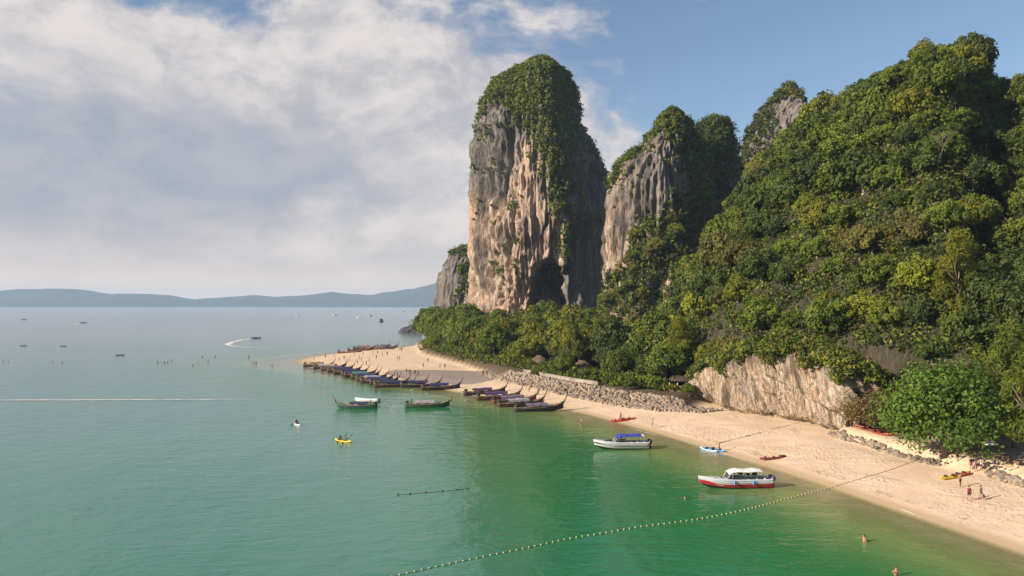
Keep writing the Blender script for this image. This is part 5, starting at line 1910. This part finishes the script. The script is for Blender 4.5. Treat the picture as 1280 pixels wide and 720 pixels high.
SPIT = [(529, 460), (550, 461), (556, 461), (604, 470), (608.6, 470), (512.5, 468), (519, 469), (522.6, 470), (508, 467), (496.8, 472), (497, 450), (499.5, 450.5), (470.4, 449), (461.6, 453), (454, 444.5),
        (443, 445), (535, 453), (406.7, 448), (392.5, 452), (484, 444), (472, 443), (502, 440), (418, 447), (430, 449.5), (449, 449), (452, 452), (466, 443.5), (478, 446), (424, 452), (447, 455), (458, 457), (437, 453)]
prn = random.Random(4)
for i, (px, py) in enumerate(SPIT):
    grp = 'people on the grey sand' if py > 462.5 else 'people scattered over the pale sand of the spit'
    tp = prn.choice(['black', 'tan', 'navyc', 'tan', 'maroon', 'black'])
    lab = ('person in %s on the grey sand beside the boats' if py > 462.5 else 'person in %s out on the pale sand of the spit') % {'black': 'black', 'tan': 'swimwear', 'navyc': 'navy', 'maroon': 'maroon'}[tp]
    pp(px, py, lab, prn.uniform(0, 360), prn.choice(['stand', 'walk', 'stand', 'busy']), tp, prn.choice(['black', 'navyc', 'maroon']), prn.choice(['skin', 'skin_dark']), grp + ' in ' + tp)
# bathers and waders: bodies stand or float in the water
for (px, py, z, lab) in [(1080, 677, -1.05, 'bather standing chest-deep off the beach beyond the float line'), (1120, 719, -1.0, 'bather standing waist-deep at the lower edge of the shallows'),
                         (857, 624, -1.35, 'bather with only head and shoulders above the green water by the red speedboat')]:
    g = gp(px, py)
    person(lab, (g[0], g[1], z), prn.uniform(0, 6), 'busy', 'tan', 'black', 'skin')
for (px, py) in [(4, 452), (11, 452.5), (66, 453), (78, 454), (197, 453), (205.5, 453.3), (209.5, 453), (214, 451), (241, 457), (247.5, 455), (260, 452), (253, 446), (269, 445.5)]:
    g = gp(px, py)
    person('bather with head and shoulders above the calm sea off the spit', (g[0], g[1], -1.15), prn.uniform(0, 6), prn.choice(['busy', 'stand']), 'tan', 'black', 'skin_dark', 1.0, 'bathers in the sea off the spit')
for (px, py) in [(311, 447), (314, 454), (317, 454.5), (320, 455.5), (340, 458)]:
    g = gp(px, py)
    person('person wading in the shallows off the tip of the spit', (g[0], g[1], max(-0.5, float(ground_z(g[0], g[1])))), prn.uniform(0, 6), 'walk', 'tan', 'black', 'skin_dark', 1.0, 'waders off the tip of the spit')
# drivers of the two moving longtails
for lt, x_, lab in ((lt_a, -3.7, 'driver in black standing at the stern of the teal longtail boat'), (lt_b, -3.7, 'driver in black standing at the stern of the green longtail boat')):
    w_ = Matrix.Translation(lt.location) @ Matrix.Rotation(lt.rotation_euler.z, 4, 'Z') @ Vector((x_ * lt.scale.x, 0.25, 0.16))
    person(lab, tuple(w_), lt.rotation_euler.z, 'busy', 'black', 'black', 'skin_dark')
w_ = Matrix.Translation(lt_b.location) @ Matrix.Rotation(lt_b.rotation_euler.z, 4, 'Z') @ Vector((2.6 * lt_b.scale.x, 0.1, 0.34))
person('passenger sitting in the bow of the green longtail boat', tuple(w_), lt_b.rotation_euler.z, 'sit', 'black', 'navyc', 'skin_dark')


# ------------------------------------------------------------------ kayaks
def kayak_mesh(L, mat):
    secs = []
    for i in range(15):
        u = -1 + i / 7
        b = 0.40 * max(0.04, (1 - abs(u) ** 2.3))
        zt = 0.30 + 0.13 * u * u
        cock = 0.13 if 0.1 < abs(u) < 0.62 else 0.0
        kz = 0.0 + 0.16 * abs(u) ** 3
        secs.append([(u * L / 2, -b, zt), (u * L / 2, -b * .75, kz + .06), (u * L / 2, 0, kz), (u * L / 2, b * .75, kz + .06), (u * L / 2, b, zt), (u * L / 2, b * .6, zt + .03 - cock), (u * L / 2, 0, zt + .05 - cock), (u * L / 2, -b * .6, zt + .03 - cock)])
    return MB().loft(secs, close=True, cap=True).mesh('hull', mat, True)


for nm, c in {'yellow': (0.75, 0.50, 0.02), 'red': (0.55, 0.035, 0.03), 'blue': (0.06, 0.22, 0.60), 'pale_blue': (0.35, 0.52, 0.70), 'white': (0.7, 0.7, 0.68), 'orange': (0.62, 0.13, 0.02), 'rust': (0.25, 0.055, 0.03), 'dark': (0.045, 0.04, 0.042)}.items():
    M['k_' + nm] = plain('kayak_' + nm, c, 0.4, 0.12, 2.0)
KM = {nm: kayak_mesh(3.9, M['k_' + nm]) for nm in ('yellow', 'red', 'blue', 'pale_blue', 'white', 'orange', 'rust', 'dark')}
KSEAT = MB().box((0, 0, .3), (.1, .48, .34)).mesh('seat_back', M['c_black'])
PADDLE = MB().tube([(0, -1.05, 0), (0, 1.05, 0)], .018, 5).box((0, -1.15, 0), (.02, .42, .17)).box((0, 1.15, 0), (.17, .42, .02)).mesh('paddle', M['c_black'])


def kayak(label, loc, rotz, col, group=None, tilt=(0, 0)):
    t = thing('kayak', label, 'kayak', loc, rotz, group)
    t.rotation_euler = (tilt[0], tilt[1], rotz)
    link('hull', KM[col], t)
    for x_ in (-.95, .45):
        link('seat_back', KSEAT, t, (x_, 0, .08))
    return t


def paddler_kayak(px, py, rot, col, label, ppl):
    g = gp(px, py)
    kayak(label, (g[0], g[1], -0.08), R(rot), col)
    for (x_, lab, tp) in ppl:
        w_ = Vector((g[0], g[1], 0.02)) + (Matrix.Rotation(R(rot), 3, 'Z') @ Vector((x_, 0, 0.05)))
        pr = person(lab, tuple(w_), R(rot), 'sit', tp, 'black', 'skin_dark')
        pd = link('paddle', PADDLE, None, tuple(w_ + (Matrix.Rotation(R(rot), 3, 'Z') @ Vector((.45, 0, .54)))))
        pd.rotation_euler = (R(28), 0, R(rot))
        tag(pd, 'double-bladed black paddle held by the ' + lab.split(' in ')[0] + ' in the ' + col + ' kayak' + (' in front' if x_ > 0 and len(ppl) > 1 else (' behind' if len(ppl) > 1 else '')), 'paddle')


paddler_kayak(371.5, 531, -60, 'white', 'white kayak with a single paddler on the open green water', [(-.5, 'paddler in black sitting alone in the white kayak', 'black')])
paddler_kayak(429, 552, -35, 'yellow', 'yellow kayak with two paddlers on the open green water', [(-.75, 'rear paddler in maroon sitting in the yellow kayak', 'maroon'), (.55, 'front paddler in white sitting in the yellow kayak', 'whitec')])
for i, (px, py, rot, lab) in enumerate([(29, 432.5, 5, 'distant dark kayak carrying nobody visible on the calm sea'), (79, 433, 0, 'distant dark kayak low on the calm sea'), (150, 444.2, 15, 'distant dark kayak nearest the swimmers on the calm sea')]):
    g = gp(px, py)
    kayak(['distant dark kayak on the calm sea, outermost of three', 'distant dark kayak on the calm sea, middle one of three', 'distant dark kayak on the calm sea, nearest the swimmers of three'][i], (g[0], g[1], -.05), R(rot), 'dark')


def beach_kayaks(base, lst):
    for (dx, dy, rot, col, lab, zz) in lst:
        x, y = base[0] + dx, base[1] + dy
        kayak(lab, (x, y, float(ground_z(x, y)) - 0.03 + zz), R(rot), col)


b = gp(781, 526)
beach_kayaks(b, [(-1.0, -0.4, 12, 'red', 'bright red kayak lying at the water edge, foremost of a pair', 0), (0.6, 0.9, 18, 'red', 'bright red kayak lying behind its twin at the water edge', 0)])
pp(776, 526.5, 'person in maroon bending over the pair of red kayaks', 30, 'busy', 'maroon', 'black')
b = gp(890, 563)
beach_kayaks(b, [(-.55, 0, 118, 'pale_blue', 'pale blue kayak lying at the waterline', 0), (.45, -.35, 122, 'blue', 'bright blue kayak lying at the waterline beside the pale blue one', 0)])
pp(899, 564, 'person in navy crouched by the blue kayaks at the waterline', 150, 'busy', 'navyc', 'maroon', 'skin', sc=0.8)
b = gp(967, 574)
beach_kayaks(b, [(-.4, -.1, 16, 'rust', 'rust red kayak lying alone on the open sand', 0)])
t = thing('folded_rope_pile', 'dark heap of gear lying beside the rust red kayak', 'gear', (b[0] + 1.6, b[1] + 0.9, float(ground_z(b[0] + 1.6, b[1] + .9))))
link('pack', MB().ball((0, 0, .12), (.55, .3, .2)).mesh('pack', M['c_black'], True), t)
link('roll', MB().tube([(-.5, .25, .1), (.6, .35, .14)], .11, 6).mesh('roll', M['c_maroon'], True), t)
b = gp(1193, 597)
beach_kayaks(b, [(-.55, -.2, 24, 'yellow', 'yellow kayak lying on the sand near the group of people', 0), (1.5, 1.0, 30, 'orange', 'orange kayak lying on the sand behind the yellow one', 0)])
b = (57.2, 128.0)
for k in range(5):
    x, y = b[0] + (k % 2) * 1.0, b[1] - 3.4 + (k // 2) * 3.4
    kayak('rust red kayak stored on the terrace above the row of boulders', (x, y, float(ground_z(x, y)) + (0.0)), R(-72 + 5 * k), 'rust', 'rust red kayaks stored above the row of boulders')

# ------------------------------------------------------------------ float lines, ropes, foam
M['rope'] = plain('rope', (0.12, 0.10, 0.07), 0.9, 0.3, 4)
M['float_pale'] = plain('float_pale', (0.50, 0.46, 0.20), 0.5, 0.25, 0.8)
M['float_dark'] = plain('float_dark', (0.05, 0.05, 0.05), 0.6, 0.3, 0.8)
M['float_brown'] = plain('float_brown', (0.22, 0.15, 0.09), 0.7, 0.3, 0.8)


def float_line(label, pix, spacing, r_, mat, matland=None):
    gpts = [gp(*q) for q in pix]
    P = np.array([(q[0], q[1]) for q in gpts])
    cs_ = np.r_[0, np.cumsum(np.hypot(*np.diff(P, axis=0).T))]
    u = np.arange(0, cs_[-1], spacing)
    x, y = np.interp(u, cs_, P[:, 0]), np.interp(u, cs_, P[:, 1])
    k_ = np.array([1, 2, 3, 2, 1]) / 9.0
    x = np.convolve(np.pad(x, 2, 'edge'), k_, 'valid') + 0.10 * fbm(u / 5, 0, 0, 2, 3)
    y = np.convolve(np.pad(y, 2, 'edge'), k_, 'valid') + 0.15 * fbm(u / 5, 5, 0, 2, 4)
    z = np.maximum(0.0, ground_z(x, y)) + 0.02
    t = thing('float_line', label, 'float line', (float(x[0]), float(y[0]), 0))
    V = [(float(a - x[0]), float(b - y[0]), float(c)) for a, b, c in zip(x, y, z)]
    link('rope', MB().tube(V, 0.018, 4).mesh('rope', M['rope']), t)
    ms = MB().ball((0, 0, 0), (r_, r_, r_ * .9), 8, 6).mesh('float', M[mat], True)
    ml = MB().ball((0, 0, 0), (r_, r_, r_ * .9), 8, 6).mesh('float', M[matland or mat], True)
    for i, v in enumerate(V):
        link('float', ms if z[i] < 0.08 else ml, t, (v[0], v[1], v[2] + 0.03))
    return t


float_line('long line of pale round floats curving from the sea up onto the sand', [(470, 726), (500, 719), (560, 706), (640, 689), (720, 672), (800, 659), (870, 650), (930, 638), (990, 622), (1040, 609), (1085, 596), (1118, 586), (1145, 577)],
           0.72, 0.085, 'float_pale', 'float_brown')
float_line('short broken line of dark floats on the green water beyond the pale one', [(487, 619.5), (505, 618.5), (523, 617), (531, 616), (546, 615), (575, 613), (598, 609)], 2.2, 0.13, 'float_dark')


def ribbon(name, label, cat, pix, widths, mat, seed, z=0.012, seg=60):
    gpts = [gp(*q) for q in pix]
    P = np.array([(q[0], q[1]) for q in gpts])
    cs_ = np.r_[0, np.cumsum(np.hypot(*np.diff(P, axis=0).T))]
    u = np.linspace(0, cs_[-1], seg)
    x, y = np.interp(u, cs_, P[:, 0]), np.interp(u, cs_, P[:, 1])
    k_ = np.ones(5) / 5
    x, y = np.convolve(np.pad(x, 2, 'edge'), k_, 'valid'), np.convolve(np.pad(y, 2, 'edge'), k_, 'valid')
    tx_, ty_ = np.gradient(x), np.gradient(y)
    l_ = np.hypot(tx_, ty_)
    nx__, ny__ = -ty_ / l_, tx_ / l_
    w_ = np.interp(u / cs_[-1], np.linspace(0, 1, len(widths)), widths) * (1 + 0.5 * fbm(u / (cs_[-1] / 18), 0, 0, 3, seed))
    rows = []
    for k, sgn in enumerate((-1, -.5, 0, .5, 1)):
        xx, yy = x + nx__ * w_ * sgn * .5, y + ny__ * w_ * sgn * .5
        zz = np.maximum(0, ground_z(xx, yy)) + z + (0.06 if abs(sgn) < .6 else 0.0) * min(1, 1)
        rows.append(np.c_[xx, yy, zz])
    V = np.concatenate(rows)
    edge = np.concatenate([np.full(seg, 1 - abs(s_)) for s_ in (-1, -.5, 0, .5, 1)])
    o = link(name, mesh_np(name, V, [grid_faces(5, seg)], [mat], {'edge': edge}, smooth=True))
    return stuff(o, label, cat)


def foam_mat(name, cov, scale):
    m, N = new_mat(name)
    g = N.node('ShaderNodeNewGeometry').outputs['Position']
    e = N.node('ShaderNodeAttribute', attribute_name='edge').outputs['Fac']
    n = N.noise(g, scale, 6.0, 0.65)
    a = N.ramp(N.math('ADD', N.math('MULTIPLY', e, 0.55), n), 0.95 - cov, 1.15 - cov)
    d = N.node('ShaderNodeBsdfDiffuse', {'Color': (0.66, 0.64, 0.60, 1)})
    t = N.node('ShaderNodeBsdfTransparent')
    mx = N.node('ShaderNodeMixShader', {0: a, 1: t.outputs[0], 2: d.outputs[0]})
    N.node('ShaderNodeOutputMaterial', {'Surface': mx.outputs[0]})
    return m


M['foam'] = foam_mat('foam', 0.16, 1.2)
M['wake'] = foam_mat('wake_foam', 0.22, 0.5)
ribbon('foam', 'thin white swash foam at the waterline by the blue canopy speedboat', 'foam', [(786, 535), (800, 539), (815, 543), (832, 548)], [.2, .8, .6, .1], M['foam'], 3)
ribbon('foam', 'thin white swash foam at the waterline by the blue kayaks', 'foam', [(898, 565), (910, 569), (925, 574), (944, 579)], [.3, .7, .8, .1], M['foam'], 5)
ribbon('foam', 'thin white swash foam at the waterline below the walking couple', 'foam', [(1118, 634), (1134, 640), (1148, 646), (1160, 652)], [.1, .5, .4, .1], M['foam'], 7)
ribbon('wake', 'straight white boat wake across the calm sea', 'wake', [(-40, 500.5), (60, 500.3), (160, 500), (240, 499.6), (320, 499)], [2.6, 2.6, 2.4, 2.0, .8], M['wake'], 9, seg=160)
ribbon('wake', 'curved white wake behind the speeding dark longtail boat', 'wake', [(317, 423.2), (302, 425), (288, 428.5), (284, 431), (292, 433), (310, 434.5), (345, 436), (380, 437)], [2.5, 7, 9, 10, 7, 4, 2, .5], M['wake'], 10, seg=120)
ribbon('wake', 'short white wake of the distant longtail boat', 'wake', [(101, 404.6), (94, 405.2), (86, 405.6)], [6, 10, 3], M['wake'], 12)
ribbon('wake', 'white bubbling wake behind the teal longtail boat', 'wake', [(468, 508.5), (474, 509), (486, 508.7)], [.9, 1.4, .3], M['wake'], 11)

# buried rope with weed across the sand
pix = [(892, 556), (903, 553), (918, 549), (935, 545), (950, 541), (968, 536), (985, 532), (1000, 528)]
V = []
for i, q in enumerate(pix):
    g = gp(*q)
    V.append((g[0], g[1], g[2] + (0.03 if i % 2 else -0.01)))
t = thing('mooring_rope', 'dark half-buried rope with weed crossing the sand to the cliff', 'rope', V[0])
link('rope', MB().tube([(v[0] - V[0][0], v[1] - V[0][1], v[2] - V[0][2]) for v in V], 0.05, 5).mesh('rope', M['rope']), t)
for k in (1, 3, 4, 6):
    v = V[k]
    link('weed', MB().ball((v[0] - V[0][0], v[1] - V[0][1], v[2] - V[0][2]), (.45, .18, .07)).mesh('weed', M['float_dark'], True), t)

# ------------------------------------------------------------------ far hills across the bay
M['far_hill'] = plain('far_forest', (0.035, 0.050, 0.035), 0.95, 0.3, 0.004)


def far_ridge(name, prof, Y0, depth, seed):
    px = np.array([p_[0] for p_ in prof], float)
    py = np.array([p_[1] for p_ in prof], float)
    xs = np.linspace(px[0], px[-1], 260)
    top = CAMH + (HY - np.interp(xs, px, py)) / F * Y0
    top = top + 5 * fbm(xs / 14, seed, 0, 4, seed) * np.clip(top / 60, 0, 1)
    rows = []
    for t_ in np.linspace(0, 1, 18):
        s_ = math.sin(math.pi * t_ * .5) if t_ < .5 else math.sin(math.pi * t_)
        pr_ = math.sin(math.pi * min(1, t_)) ** 0.8
        Yr = Y0 + (t_ - 0.5) * depth
        X = (xs - CX) / F * Y0
        zz = -1.0 + (top + 1) * pr_ * (1 + 0.10 * fbm(X / 300, Yr / 300, 0, 3, seed + 2) * (0 if abs(t_ - .5) < .04 else 1))
        rows.append(np.c_[X, np.full(len(X), Yr), zz])
    V = np.concatenate(rows)
    o = struct(link(name, mesh_np(name, V, [grid_faces(18, len(xs))], [M['far_hill']], smooth=True)))
    return o


far_ridge('far_hills', [(-260, 366), (-120, 370), (-40, 367), (0, 364), (30, 361.5), (70, 360.5), (100, 362), (120, 365.5), (140, 369), (155, 367), (185, 367.8), (205, 368.5), (225, 372), (243, 374.5), (262, 373), (300, 371),
                        (325, 369.5), (350, 371), (385, 369), (415, 365), (440, 367.5), (470, 369), (490, 364.5), (505, 362), (520, 361), (545, 355), (580, 352), (640, 356), (720, 366), (800, 378)], 9000.0, 1600.0, 3)

# ------------------------------------------------------------------ air: a thin even haze round everything
m, N = new_mat('haze')
pv_ = N.node('ShaderNodeVolumePrincipled')
pv_.inputs['Color'].default_value = (0.50, 0.72, 1.0, 1)
pv_.inputs['Density'].default_value = 0.00009
pv_.inputs['Anisotropy'].default_value = 0.0
N.node('ShaderNodeOutputMaterial', {'Volume': pv_.outputs[0]})
hb_ = MB().box((0, 0, 107), (22200, 22200, 230)).mesh('haze', m)
o = link('haze', hb_)
stuff(o, 'thin pale blue haze over the bay', 'haze')
